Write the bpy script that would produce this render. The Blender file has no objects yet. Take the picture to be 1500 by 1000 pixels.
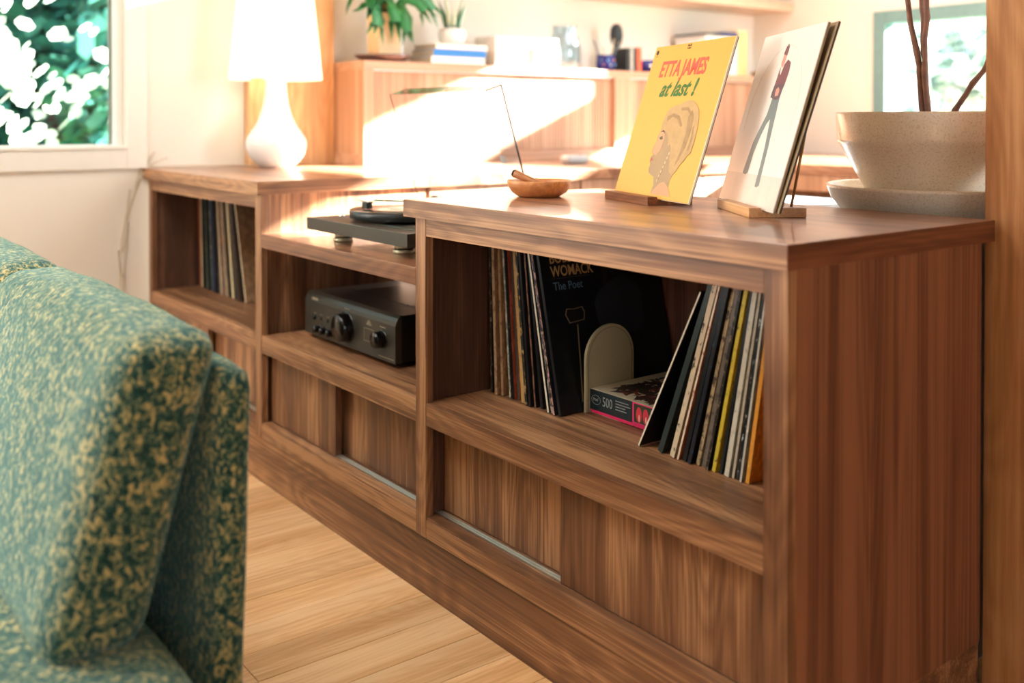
import bpy, bmesh, math, random
from mathutils import Vector, Matrix, noise
random.seed(7)
R = math.radians
PI = math.pi
S = bpy.context.scene
C = S.collection

# ------------------------------------------------------------------ camera, sky, sun, exposure
cam_d = bpy.data.cameras.new('camera')
cam = bpy.data.objects.new('camera', cam_d)
C.objects.link(cam)
yaw, pit = R(37.45), R(0.746)
fw = Vector((-math.cos(yaw)*math.cos(pit), math.sin(yaw)*math.cos(pit), -math.sin(pit)))
cam.location = (0, -1.2515, 1.1)
cam.rotation_euler = fw.to_track_quat('-Z', 'Y').to_euler()
cam_d.sensor_width = 36
cam_d.lens = 36*1479.1/1500
cam_d.shift_y = -(500-195.4)/1500
cam_d.clip_start = 0.02
cam_d.dof.use_dof = True
cam_d.dof.focus_distance = 2.15
cam_d.dof.aperture_fstop = 2.0
S.camera = cam

SUN_DIR = Vector((-1.05, -2.40, -1.0))
sun_d = bpy.data.lights.new('sun', 'SUN')
sun_d.energy = 190
sun_d.angle = R(1.0)
sun_d.color = (1.0, 0.975, 0.94)
sun = bpy.data.objects.new('sun', sun_d)
sun.rotation_euler = SUN_DIR.to_track_quat('-Z', 'Y').to_euler()
sun.location = (3, 9, 6)
C.objects.link(sun)

w = bpy.data.worlds.new('sky')
S.world = w
w.use_nodes = True
bg = w.node_tree.nodes['Background']
bg.inputs[0].default_value = (0.74, 0.88, 1.0, 1)
bg.inputs[1].default_value = 3.0

def area(name, loc, direction, sx, sy, power, color, portal=False):
    d = bpy.data.lights.new(name, 'AREA')
    d.shape = 'RECTANGLE'; d.size = sx; d.size_y = sy
    d.energy = power; d.color = color
    o = bpy.data.objects.new(name, d)
    o.location = loc
    o.rotation_euler = Vector(direction).to_track_quat('-Z', 'Z' if abs(direction[2]) < .5 else 'Y').to_euler()
    C.objects.link(o)
    if portal: d.cycles.is_portal = True
    return o
# daylight from unseen windows behind the camera, set high so bays stay dim
area('unseen_fill_light', (-1.6, -4.48, 2.02), (0, 1, -.12), 2.2, .72, 12, (1.0, .97, .92))
area('unseen_fill_light', (1.4, -4.48, 2.02), (0, 1, -.12), 1.7, .72, 3, (1.0, .97, .92))
area('unseen_fill_light', (2.53, -1.6, 1.45), (-1, 0, -.05), 1.5, 1.5, 9, (1.0, .95, .88))
area('unseen_fill_light', (-3.93, -3.35, 1.55), (1, .25, -.1), 1.5, 1.3, 105, (1.0, .97, .92))  # added fill from an invented opening, brightens the cabinet fronts
area('overhead_fill', (-2.35, -1.20, 2.56), (0, .0, -1), 1.5, .8, 42, (1.0, .97, .91))  # invented overhead light, steep so the bays fall into shade
area('office_window_light', (2.53, 2.3, 1.6), (-1, 0, -.05), 1.8, 1.2, 175, (.84, .93, 1.0))
area('office_overhead_fill', (-2.2, 2.1, 2.56), (0, 0, -1), 1.5, .9, 38, (.88, .95, 1.0))  # invented overhead light that whitens the desk tops and hutch
# the window opening beside the sofa and the two in the far wall guide the sky light in
area('left_window_portal', (-4.08, -1.0, 1.55), (1, 0, 0), 1.8, 1.1, 1, (1, 1, 1), True)
area('far_window_portal', (-2.1, 3.74, 1.32), (0, -1, 0), 1.95, .6, 1, (1, 1, 1), True)
area('clerestory_portal', (-1.85, 3.74, 2.08), (0, -1, 0), 2.7, .45, 1, (1, 1, 1), True)

S.view_settings.view_transform = 'Standard'
S.view_settings.look = 'None'
S.view_settings.gamma = 1
S.view_settings.use_curve_mapping = False
S.view_settings.exposure = -0.3

# ------------------------------------------------------------------ materials
def srgb(r, g, b):
    f = lambda c: (c/255/12.92) if c/255 <= .04045 else ((c/255+.055)/1.055)**2.4
    return (f(r), f(g), f(b), 1)

def newmat(name):
    m = bpy.data.materials.new(name); m.use_nodes = True
    nt = m.node_tree
    return m, nt, nt.nodes['Principled BSDF']

def setp(b, **k):
    for n, v in k.items():
        n = {'spec': 'Specular IOR Level', 'rough': 'Roughness', 'metal': 'Metallic', 'trans': 'Transmission Weight',
             'coat': 'Coat Weight', 'sheen': 'Sheen Weight', 'sss': 'Subsurface Weight'}.get(n, n)
        b.inputs[n].default_value = v

def plain(name, col, rough=.5, metal=0, var=.06, scale=30, bump=0, spec=.5, emit=None, coat=0):
    m, nt, b = newmat(name)
    N, L = nt.nodes, nt.links
    tc = N.new('ShaderNodeTexCoord'); nz = N.new('ShaderNodeTexNoise')
    nz.inputs['Scale'].default_value = scale; nz.inputs['Detail'].default_value = 4
    L.new(tc.outputs['Object'], nz.inputs['Vector'])
    rp = N.new('ShaderNodeValToRGB')
    rp.color_ramp.elements[0].position = .3; rp.color_ramp.elements[1].position = .7
    rp.color_ramp.elements[0].color = tuple(c*(1-var) for c in col[:3])+(1,)
    rp.color_ramp.elements[1].color = tuple(min(1, c*(1+var)) for c in col[:3])+(1,)
    L.new(nz.outputs['Fac'], rp.inputs['Fac']); L.new(rp.outputs['Color'], b.inputs['Base Color'])
    setp(b, rough=rough, metal=metal, spec=spec, coat=coat)
    if bump:
        bp = N.new('ShaderNodeBump'); bp.inputs['Strength'].default_value = bump; bp.inputs['Distance'].default_value = .002
        L.new(nz.outputs['Fac'], bp.inputs['Height']); L.new(bp.outputs['Normal'], b.inputs['Normal'])
    if emit:
        b.inputs['Emission Color'].default_value = emit[0]; b.inputs['Emission Strength'].default_value = emit[1]
    return m

def wood(name, axis, dark, mid, light, rough=.38, big=13, fine=210, along=1.0, wavy=.12, var_obj=0.0, coat=.0, off=0.0):
    """grain runs along axis: broad veneer bands, slow cathedral figure and fine pores"""
    m, nt, b = newmat(name)
    N, L = nt.nodes, nt.links
    tc = N.new('ShaderNodeTexCoord')
    oi = N.new('ShaderNodeObjectInfo')
    sh = N.new('ShaderNodeVectorMath'); sh.operation = 'MULTIPLY_ADD'
    cmb = N.new('ShaderNodeCombineXYZ')
    for i in range(3): L.new(oi.outputs['Random'], cmb.inputs[i])
    L.new(cmb.outputs[0], sh.inputs[0])
    sh.inputs[1].default_value = (7.3, 5.1, 9.7)
    L.new(tc.outputs['Object'], sh.inputs[2])
    ai = 'xyz'.index(axis)
    def mapped(k, al):
        mp = N.new('ShaderNodeMapping')
        s = [k, k, k]; s[ai] = al
        mp.inputs['Scale'].default_value = s
        mp.inputs['Location'].default_value = (off, off*2, off*3)
        L.new(sh.outputs[0], mp.inputs['Vector'])
        return mp
    n1 = N.new('ShaderNodeTexNoise'); n1.inputs['Scale'].default_value = 1; n1.inputs['Detail'].default_value = 5
    n1.inputs['Roughness'].default_value = .6; n1.inputs['Distortion'].default_value = wavy
    L.new(mapped(big, along*.55).outputs[0], n1.inputs['Vector'])
    n2 = N.new('ShaderNodeTexNoise'); n2.inputs['Scale'].default_value = 1; n2.inputs['Detail'].default_value = 6
    n2.inputs['Roughness'].default_value = .7
    L.new(mapped(fine, along*1.8).outputs[0], n2.inputs['Vector'])
    # figure: growth-ring lines from a slowly distorted field
    n3 = N.new('ShaderNodeTexNoise'); n3.inputs['Scale'].default_value = 1; n3.inputs['Detail'].default_value = 2
    L.new(mapped(big*.45, along*.9).outputs[0], n3.inputs['Vector'])
    ml = N.new('ShaderNodeMath'); ml.operation = 'MULTIPLY'; ml.inputs[1].default_value = 22
    L.new(n3.outputs['Fac'], ml.inputs[0])
    fr = N.new('ShaderNodeMath'); fr.operation = 'PINGPONG'; fr.inputs[1].default_value = .5
    L.new(ml.outputs[0], fr.inputs[0])
    a = N.new('ShaderNodeMath'); a.operation = 'MULTIPLY_ADD'; a.inputs[1].default_value = .16
    L.new(fr.outputs[0], a.inputs[0]); L.new(n1.outputs['Fac'], a.inputs[2])
    a2 = N.new('ShaderNodeMath'); a2.operation = 'MULTIPLY_ADD'; a2.inputs[1].default_value = .62
    L.new(n2.outputs['Fac'], a2.inputs[0]); L.new(a.outputs[0], a2.inputs[2])
    rp = N.new('ShaderNodeValToRGB'); cr = rp.color_ramp
    cr.elements[0].position = .62; cr.elements[0].color = dark
    cr.elements[1].position = 1.10/1.12; cr.elements[1].color = light
    e = cr.elements.new(.84); e.color = mid
    L.new(a2.outputs[0], rp.inputs['Fac'])
    out = rp.outputs['Color']
    if var_obj:
        hs = N.new('ShaderNodeHueSaturation')
        mr = N.new('ShaderNodeMapRange'); mr.inputs['To Min'].default_value = 1-var_obj; mr.inputs['To Max'].default_value = 1+var_obj
        L.new(oi.outputs['Random'], mr.inputs['Value']); L.new(mr.outputs[0], hs.inputs['Value'])
        L.new(out, hs.inputs['Color']); out = hs.outputs['Color']
    L.new(out, b.inputs['Base Color'])
    bp = N.new('ShaderNodeBump'); bp.inputs['Strength'].default_value = .12; bp.inputs['Distance'].default_value = .0006
    L.new(n2.outputs['Fac'], bp.inputs['Height']); L.new(bp.outputs['Normal'], b.inputs['Normal'])
    mr2 = N.new('ShaderNodeMapRange'); mr2.inputs['To Min'].default_value = rough-.06; mr2.inputs['To Max'].default_value = rough+.12
    L.new(n2.outputs['Fac'], mr2.inputs['Value']); L.new(mr2.outputs[0], b.inputs['Roughness'])
    setp(b, spec=.5, coat=coat)
    return m

WD, WM, WL = srgb(80, 52, 36), srgb(132, 91, 62), srgb(182, 136, 96)
wal_x = wood('walnut_grain_x', 'x', WD, WM, WL)
wal_z = wood('walnut_grain_z', 'z', WD, WM, WL)
wal_y = wood('walnut_grain_y', 'y', WD, WM, WL)
wal_top = wood('walnut_top_satin', 'x', srgb(96, 62, 44), srgb(144, 98, 70), srgb(184, 136, 102), rough=.27, big=11, coat=.25)
wal_side = wood('walnut_side', 'z', srgb(80, 46, 33), srgb(116, 72, 51), srgb(156, 104, 74), big=13, along=.35, wavy=.15)
wal_edge = wood('walnut_edge_dark', 'y', srgb(74, 40, 26), srgb(112, 66, 44), srgb(140, 86, 58))
wal_shade = wood('walnut_shaded', 'z', srgb(58, 37, 28), srgb(86, 56, 41), srgb(116, 80, 60))  # same walnut darkened, the bays' shade put into its colour
cherry = wood('warm_hutch_wood', 'z', srgb(160, 118, 90), srgb(186, 144, 114), srgb(206, 168, 140), big=14, along=.3)
cherry_y = wood('warm_hutch_wood_y', 'y', srgb(162, 120, 94), srgb(190, 148, 120), srgb(210, 172, 144), big=14, along=.3)
maple = wood('maple_block', 'x', srgb(190, 138, 88), srgb(216, 166, 112), srgb(236, 192, 140), big=10)
wal_blk = wood('walnut_block', 'x', srgb(104, 60, 36), srgb(150, 94, 58), srgb(182, 124, 82), big=14)
oak = wood('floor_plank_wood', 'y', srgb(206, 154, 100), srgb(232, 184, 130), srgb(244, 204, 154), rough=.33, big=12, fine=110, along=1.3, var_obj=.13, coat=.1)
post_w = wood('old_beam_wood', 'z', srgb(140, 90, 48), srgb(176, 122, 74), srgb(196, 146, 96), rough=.65, big=7, fine=60, along=1.2, wavy=.5)
post_l = wood('rough_beam_wood', 'z', srgb(176, 128, 84), srgb(206, 160, 112), srgb(226, 184, 136), rough=.7, big=8, fine=50, wavy=.6)
bowl_w = wood('bowl_wood', 'x', srgb(170, 104, 56), srgb(200, 134, 80), srgb(222, 160, 102), big=16, fine=90, rough=.4)
wall_m = plain('wall_paint', srgb(238, 232, 220), rough=.8, var=.015, scale=3, bump=.03)
ceil_m = plain('unseen_ceiling', srgb(186, 166, 142), rough=.8, var=.04, scale=3)  # unseen ceiling, tone chosen for the light it bounces back
unseen_wall_m = plain('dark_unseen_wall', srgb(112, 82, 60), rough=.7, var=.06, scale=3)  # unseen walls, toned dark to cut bounce light into the bays
trim_m = plain('trim_paint', srgb(236, 232, 222), rough=.5, var=.01)
ground_m = plain('lawn', srgb(70, 110, 50), rough=.95, var=.3, scale=4)
black_m = plain('satin_black', srgb(34, 36, 34), rough=.38, var=.05)
black_top = plain('graphite_top', srgb(40, 42, 40), rough=.33, var=.05)
graph_m = plain('graphite_panel', srgb(66, 62, 54), rough=.4, metal=.3, var=.04, scale=200)
amp_black = plain('amp_case', srgb(20, 21, 21), rough=.5, var=.08, scale=80)
gloss_black = plain('gloss_black', srgb(10, 10, 11), rough=.18, var=.02)
chrome = plain('chrome', srgb(215, 215, 212), rough=.18, metal=1, var=.02)
brassy = plain('brushed_foot', srgb(222, 208, 170), rough=.38, metal=.55, var=.05, scale=120)
brass_rod = plain('antique_brass', srgb(170, 140, 92), rough=.3, metal=1)
alu = plain('aluminium_track', srgb(220, 220, 214), rough=.28, metal=.9, var=.03)
rubber = plain('rubber', srgb(18, 18, 18), rough=.7)
ceramic_w = plain('white_glaze', srgb(240, 238, 232), rough=.18, var=.01, coat=.4)
print_dark = plain('print_dark', srgb(40, 44, 46), rough=.45)

def vinyl():
    m, nt, b = newmat('record_vinyl')
    N, L = nt.nodes, nt.links
    tc = N.new('ShaderNodeTexCoord'); gr = N.new('ShaderNodeTexWave')
    gr.wave_type = 'RINGS'; gr.rings_direction = 'Z'; gr.inputs['Scale'].default_value = 160
    L.new(tc.outputs['Object'], gr.inputs['Vector'])
    bp = N.new('ShaderNodeBump'); bp.inputs['Strength'].default_value = .05; bp.inputs['Distance'].default_value = .0005
    L.new(gr.outputs['Fac'], bp.inputs['Height']); L.new(bp.outputs['Normal'], b.inputs['Normal'])
    b.inputs['Base Color'].default_value = (.012, .012, .013, 1); setp(b, rough=.16, spec=.7)
    return m
vinyl_m = vinyl()

def clear(name, tint, refl=1.0, rough=.02, ior=1.45, fog=0):
    """thin clear sheet: lets light straight through, mirrors by the angle it is seen at"""
    m = bpy.data.materials.new(name); m.use_nodes = True
    nt = m.node_tree; N, L = nt.nodes, nt.links
    N.remove(N['Principled BSDF'])
    tr = N.new('ShaderNodeBsdfTransparent'); tr.inputs['Color'].default_value = tint
    gl = N.new('ShaderNodeBsdfGlossy'); gl.inputs['Roughness'].default_value = rough
    lw = N.new('ShaderNodeLayerWeight'); lw.inputs['Blend'].default_value = .5
    pw = N.new('ShaderNodeMath'); pw.operation = 'POWER'; pw.inputs[1].default_value = 4.5
    L.new(lw.outputs['Facing'], pw.inputs[0])
    fr = N.new('ShaderNodeMath'); fr.operation = 'MULTIPLY_ADD'; fr.inputs[1].default_value = .9; fr.inputs[2].default_value = ((ior-1)/(ior+1))**2
    L.new(pw.outputs[0], fr.inputs[0])
    mx = N.new('ShaderNodeMixShader')
    mu = N.new('ShaderNodeMath'); mu.operation = 'MULTIPLY'; mu.inputs[1].default_value = refl; mu.use_clamp = True
    L.new(fr.outputs[0], mu.inputs[0]); L.new(mu.outputs[0], mx.inputs['Fac'])
    L.new(tr.outputs[0], mx.inputs[1]); L.new(gl.outputs[0], mx.inputs[2])
    L.new(mx.outputs[0], N['Material Output'].inputs['Surface'])
    return m
glass_m = clear('window_glass', (.97, .99, .98, 1), .8)
acrylic = clear('clear_acrylic', (.95, .96, .97, 1), 1.2, .03, 1.49)
acrylic_edge = clear('acrylic_edge', (.08, .10, .16, 1), 1.5, .05, 1.6)
vase_glass = clear('vase_glass', (.82, .89, .92, 1), 1.6, .03, 1.5)

def speckled(name, base, dark, rough=.4):
    m, nt, b = newmat(name)
    N, L = nt.nodes, nt.links
    tc = N.new('ShaderNodeTexCoord')
    n1 = N.new('ShaderNodeTexNoise'); n1.inputs['Scale'].default_value = 260; n1.inputs['Detail'].default_value = 2
    n2 = N.new('ShaderNodeTexNoise'); n2.inputs['Scale'].default_value = 9
    L.new(tc.outputs['Object'], n1.inputs['Vector']); L.new(tc.outputs['Object'], n2.inputs['Vector'])
    rp = N.new('ShaderNodeValToRGB'); rp.color_ramp.elements[0].position = .25; rp.color_ramp.elements[0].color = dark
    rp.color_ramp.elements[1].position = .5; rp.color_ramp.elements[1].color = base
    L.new(n1.outputs['Fac'], rp.inputs['Fac'])
    hs = N.new('ShaderNodeHueSaturation'); mr = N.new('ShaderNodeMapRange')
    mr.inputs['To Min'].default_value = .93; mr.inputs['To Max'].default_value = 1.05
    L.new(n2.outputs['Fac'], mr.inputs['Value']); L.new(mr.outputs[0], hs.inputs['Value']); L.new(rp.outputs['Color'], hs.inputs['Color'])
    L.new(hs.outputs['Color'], b.inputs['Base Color'])
    setp(b, rough=rough, coat=.25)
    return m
pot_m = speckled('speckled_stoneware', srgb(238, 226, 206), srgb(214, 194, 164), .3)

def tweed():
    m, nt, b = newmat('teal_tweed')
    N, L = nt.nodes, nt.links
    tc = N.new('ShaderNodeTexCoord')
    mp = N.new('ShaderNodeMapping'); mp.inputs['Scale'].default_value = (1, 1, .8)
    mp.inputs['Rotation'].default_value = (.5, .3, .2)
    L.new(tc.outputs['Object'], mp.inputs['Vector'])
    n1 = N.new('ShaderNodeTexNoise'); n1.inputs['Scale'].default_value = 120; n1.inputs['Detail'].default_value = 3
    n1.inputs['Roughness'].default_value = .65; n1.inputs['Distortion'].default_value = .8
    n2 = N.new('ShaderNodeTexNoise'); n2.inputs['Scale'].default_value = 48; n2.inputs['Detail'].default_value = 3
    n2.inputs['Distortion'].default_value = 1.5
    L.new(mp.outputs[0], n1.inputs['Vector']); L.new(mp.outputs[0], n2.inputs['Vector'])
    ad = N.new('ShaderNodeMath'); ad.operation = 'MULTIPLY_ADD'; ad.inputs[1].default_value = .5
    L.new(n2.outputs['Fac'], ad.inputs[0]); L.new(n1.outputs['Fac'], ad.inputs[2])
    rp = N.new('ShaderNodeValToRGB'); cr = rp.color_ramp
    cr.elements[0].position = .62; cr.elements[0].color = srgb(16, 52, 50)
    cr.elements[1].position = .92; cr.elements[1].color = srgb(200, 180, 122)
    e = cr.elements.new(.73); e.color = srgb(40, 84, 76)
    e = cr.elements.new(.79); e.color = srgb(108, 120, 88)
    L.new(ad.outputs[0], rp.inputs['Fac']); L.new(rp.outputs['Color'], b.inputs['Base Color'])
    bp = N.new('ShaderNodeBump'); bp.inputs['Strength'].default_value = .8; bp.inputs['Distance'].default_value = .004
    L.new(ad.outputs[0], bp.inputs['Height']); L.new(bp.outputs['Normal'], b.inputs['Normal'])
    setp(b, rough=.9, sheen=.5, spec=.2)
    b.inputs['Sheen Tint'].default_value = (.55, .95, .92, 1)
    return m
tweed_m = tweed()

def leafmat(name, col, col2, trans=.35, scale=3):
    m, nt, b = newmat(name)
    N, L = nt.nodes, nt.links
    ge = N.new('ShaderNodeNewGeometry')
    rp = N.new('ShaderNodeValToRGB'); rp.color_ramp.elements[0].color = col; rp.color_ramp.elements[1].color = col2
    L.new(ge.outputs['Random Per Island'], rp.inputs['Fac'])
    L.new(rp.outputs['Color'], b.inputs['Base Color'])
    tl = N.new('ShaderNodeBsdfTranslucent'); L.new(rp.outputs['Color'], tl.inputs['Color'])
    mx = N.new('ShaderNodeMixShader'); mx.inputs['Fac'].default_value = trans
    L.new(b.outputs[0], mx.inputs[1]); L.new(tl.outputs[0], mx.inputs[2])
    L.new(mx.outputs[0], N['Material Output'].inputs['Surface'])
    setp(b, rough=.5)
    return m

# ------------------------------------------------------------------ mesh helpers
class MB:
    def __init__(s): s.v = []; s.f = []; s.mi = []; s.cur = 0; s.sm = []
    def face(s, idx, smooth=False): s.f.append(idx); s.mi.append(s.cur); s.sm.append(smooth)
    def box(s, x0, x1, y0, y1, z0, z1):
        n = len(s.v)
        s.v += [(x0, y0, z0), (x1, y0, z0), (x1, y1, z0), (x0, y1, z0), (x0, y0, z1), (x1, y0, z1), (x1, y1, z1), (x0, y1, z1)]
        for q in ((0, 3, 2, 1), (4, 5, 6, 7), (0, 1, 5, 4), (1, 2, 6, 5), (2, 3, 7, 6), (3, 0, 4, 7)): s.face([n+i for i in q])
        return s
    def prism(s, poly, fn, t0, t1):
        """poly: 2-D outline; fn(a, b, t) -> 3-D point; swept from t0 to t1"""
        n = len(s.v); k = len(poly)
        s.v += [fn(a, b, t0) for a, b in poly] + [fn(a, b, t1) for a, b in poly]
        s.face([n+i for i in range(k)][::-1]); s.face([n+k+i for i in range(k)])
        for i in range(k):
            j = (i+1) % k; s.face([n+i, n+j, n+k+j, n+k+i])
        return s
    def lathe(s, prof, c=(0, 0, 0), seg=48, axis='z', capb=True, capt=False, a0=0):
        n = len(s.v); cx, cy, cz = c
        for r, h in prof:
            for i in range(seg):
                a = a0+2*PI*i/seg; p, q = r*math.cos(a), r*math.sin(a)
                s.v.append({'z': (cx+p, cy+q, cz+h), 'y': (cx+p, cy+h, cz+q), 'x': (cx+h, cy+p, cz+q)}[axis])
        for k in range(len(prof)-1):
            for i in range(seg):
                j = (i+1) % seg
                s.face([n+k*seg+i, n+k*seg+j, n+(k+1)*seg+j, n+(k+1)*seg+i], True)
        if capb: s.face([n+i for i in range(seg)][::-1])
        if capt: s.face([n+(len(prof)-1)*seg+i for i in range(seg)])
        return s
    def tube(s, pts, rad, seg=10, caps=True):
        pts = [Vector(p) for p in pts]; n = len(s.v)
        rr = rad if isinstance(rad, (list, tuple)) else [rad]*len(pts)
        up = Vector((0, 0, 1)); prev = None
        for i, p in enumerate(pts):
            d = (pts[min(i+1, len(pts)-1)]-pts[max(i-1, 0)]).normalized()
            if prev is None:
                a = d.cross(up); a = d.cross(Vector((1, 0, 0))) if a.length < .1 else a
            else: a = prev - d*prev.dot(d)
            a.normalize(); prev = a; b = d.cross(a)
            for k in range(seg):
                t = 2*PI*k/seg; q = p+(a*math.cos(t)+b*math.sin(t))*rr[i]; s.v.append(tuple(q))
        for i in range(len(pts)-1):
            for k in range(seg):
                l = (k+1) % seg
                s.face([n+i*seg+k, n+i*seg+l, n+(i+1)*seg+l, n+(i+1)*seg+k], True)
        if caps:
            s.face([n+k for k in range(seg)][::-1]); s.face([n+(len(pts)-1)*seg+k for k in range(seg)])
        return s
    def build(s, name, mat, parent=None, bevel=0, seg=2, origin=None):
        me = bpy.data.meshes.new(name)
        o3 = Vector(origin) if origin else Vector((0, 0, 0))
        if parent is not None and origin is None and parent.get('_w'): o3 = Vector(parent.location)
        me.from_pydata([tuple(Vector(v)-o3) for v in s.v], [], s.f)
        for p, i, sm in zip(me.polygons, s.mi, s.sm): p.material_index = i; p.use_smooth = sm
        bm = bmesh.new(); bm.from_mesh(me)
        bmesh.ops.recalc_face_normals(bm, faces=bm.faces)
        if bevel:
            ed = [e for e in bm.edges if len(e.link_faces) == 2 and e.calc_face_angle(0) > R(35)]
            bmesh.ops.bevel(bm, geom=ed, offset=bevel, segments=seg, affect='EDGES', profile=.6, clamp_overlap=True)
        bm.to_mesh(me); bm.free()
        for m in (mat if isinstance(mat, (list, tuple)) else [mat]): me.materials.append(m)
        o = bpy.data.objects.new(name, me)
        if origin and parent is None: o.location = origin
        C.objects.link(o)
        if parent is not None: o.parent = parent
        return o

def tag(o, label=None, cat=None, group=None, kind=None):
    if label: o['label'] = label
    if cat: o['category'] = cat
    if group: o['group'] = group
    if kind: o['kind'] = kind
    return o

def thing(name, label, cat, loc=(0, 0, 0), rot=(0, 0, 0), group=None, world=False):
    o = bpy.data.objects.new(name, None); C.objects.link(o)
    o.location = loc; o.rotation_euler = rot
    o.empty_display_size = .05
    if world: o['_w'] = 1
    return tag(o, label, cat, group)

def B(*a): return MB().box(*a)

def rbox(sx, sy, sz, r, n=14, puff=(0, 0, 0), noise_amp=0, seed=0, shear=None):
    """soft upholstery block centred on its origin"""
    bm = bmesh.new(); bmesh.ops.create_cube(bm, size=2)
    bmesh.ops.subdivide_edges(bm, edges=bm.edges[:], cuts=n, use_grid_fill=True)
    h = (sx/2, sy/2, sz/2)
    for v in bm.verts:
        p = [v.co[i]*h[i] for i in range(3)]
        q = [max(-(h[i]-r), min(h[i]-r, p[i]*1.0)) for i in range(3)]
        d = Vector([p[i]-q[i] for i in range(3)])
        # push cube-border verts onto the rounded surface
        if d.length > 1e-9: d = d.normalized()*r
        p = Vector(q)+d
        u = [p[i]/h[i] for i in range(3)]
        for i in range(3):
            j, k = (i+1) % 3, (i+2) % 3
            p[i] += puff[i]*u[i]*(1-min(1, abs(u[j]))**2)*(1-min(1, abs(u[k]))**2)
        if noise_amp:
            p += noise.noise_vector(Vector(p)*6+Vector((seed, 0, 0)))*noise_amp
        if shear: p = shear(p)
        v.co = p
    return bm

def bm_obj(name, bm, mat, parent=None, loc=None, smooth=True):
    me = bpy.data.meshes.new(name)
    bmesh.ops.recalc_face_normals(bm, faces=bm.faces)
    bm.to_mesh(me); bm.free()
    for p in me.polygons: p.use_smooth = smooth
    me.materials.append(mat)
    o = bpy.data.objects.new(name, me); C.objects.link(o)
    if parent: o.parent = parent
    if loc: o.location = loc
    return o

def struct(name, mb, mat, bevel=0):
    return tag(mb.build(name, mat, None, bevel), kind='structure')

def text_obj(name, s, mat, parent, size, M, shear=0, sx=1.0, bold=0, align='LEFT', ext=.0002):
    """flat lettering: made from Blender's own font, turned into mesh, placed by matrix M (u right, v up)"""
    cu = bpy.data.curves.new(name, 'FONT'); cu.body = s; cu.size = size; cu.shear = shear
    cu.extrude = ext; cu.offset = bold; cu.align_x = align; cu.resolution_u = 3
    t = bpy.data.objects.new(name, cu); C.objects.link(t)
    bpy.context.view_layer.update()
    me = bpy.data.meshes.new_from_object(t.evaluated_get(bpy.context.evaluated_depsgraph_get()))
    bpy.data.objects.remove(t); bpy.data.curves.remove(cu)
    me.transform(M @ Matrix.Diagonal((sx, 1, 1, 1)))
    me.materials.clear(); me.materials.append(mat); me.name = name
    o = bpy.data.objects.new(name, me); C.objects.link(o); o.parent = parent
    return o

# ------------------------------------------------------------------ room shell
XW, YF, YB, XR, ZC = -3.97, 3.627, -4.6, 2.6, 2.5
# left wall: added gap for a fill light, then its window opening (y -1.95..-0.106, z 1.007..2.1)
wl = MB()
wl.box(XW-.14, XW, YB-.14, -4.2, 0, ZC); wl.box(XW-.14, XW, -4.2, -2.5, 0, .85); wl.box(XW-.14, XW, -4.2, -2.5, 2.25, ZC); wl.box(XW-.14, XW, -2.5, -1.95, 0, ZC); wl.box(XW-.14, XW, -.075, YF+.14, 0, ZC)
wl.box(XW-.14, XW, -1.95, -.075, 0, .99); wl.box(XW-.14, XW, -1.95, -.075, 2.12, ZC)
struct('wall_left', wl, wall_m)
# far wall: low window and clerestory strip above it
fx0, fx1 = -3.152, -1.0
wf = MB()
wf.box(XW, fx0, YF, YF+.14, 0, ZC)
wf.box(fx1, XR, YF, YF+.14, 0, 1.684); wf.box(fx0, fx1, YF, YF+.14, 0, 1.0); wf.box(fx0, XR, YF, YF+.14, 1.684, 1.855)
wf.box(-.5, XR, YF, YF+.14, 1.855, ZC); wf.box(fx0, -.5, YF, YF+.14, 2.30, ZC)
wf.box(fx0, -3.02, YF, YF+.14, 1.855, 2.30)
struct('wall_far', wf, wall_m)
wb = MB()
wb.box(XW-.14, -2.75, YB-.14, YB, 0, ZC); wb.box(-.45, .5, YB-.14, YB, 0, ZC); wb.box(2.3, XR, YB-.14, YB, 0, ZC)
for a, b_ in ((-2.75, -.45), (.5, 2.3)):
    wb.box(a, b_, YB-.14, YB, 0, 1.62); wb.box(a, b_, YB-.14, YB, 2.42, ZC)
struct('wall_back', wb, unseen_wall_m)
wr = MB(); wr.box(XR, XR+.14, YB-.14, -2.4, 0, ZC); wr.box(XR, XR+.14, -.8, 1.3, 0, ZC); wr.box(XR, XR+.14, 3.3, YF+.14, 0, ZC); wr.box(XR, XR+.14, 1.3, 3.3, 0, .95); wr.box(XR, XR+.14, 1.3, 3.3, 2.25, ZC)
wr.box(XR, XR+.14, -2.4, -.8, 0, .65); wr.box(XR, XR+.14, -2.4, -.8, 2.25, ZC)
struct('wall_right', wr, unseen_wall_m)
struct('wall_light_block', B(-.655, XR-.001, .66, .78, 0, ZC-.001), unseen_wall_m)  # unseen wall added to keep office light off the end panel
cl = MB(); cl.box(XW-.14, -3.15, YB-.14, YF+.14, ZC, ZC+.1); cl.box(-1.55, XR+.14, YB-.14, YF+.14, ZC, ZC+.1)
cl.box(-3.15, -1.55, YB-.14, -1.65, ZC, ZC+.1); cl.box(-3.15, -1.55, -.75, 1.6, ZC, ZC+.1); cl.box(-3.15, -1.55, 2.6, YF+.14, ZC, ZC+.1)  # gaps cut for the added overhead fill lights
cl.box(-3.15, -2.98, 1.6, 2.6, ZC, ZC+.1)
struct('ceiling', cl, ceil_m)

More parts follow.
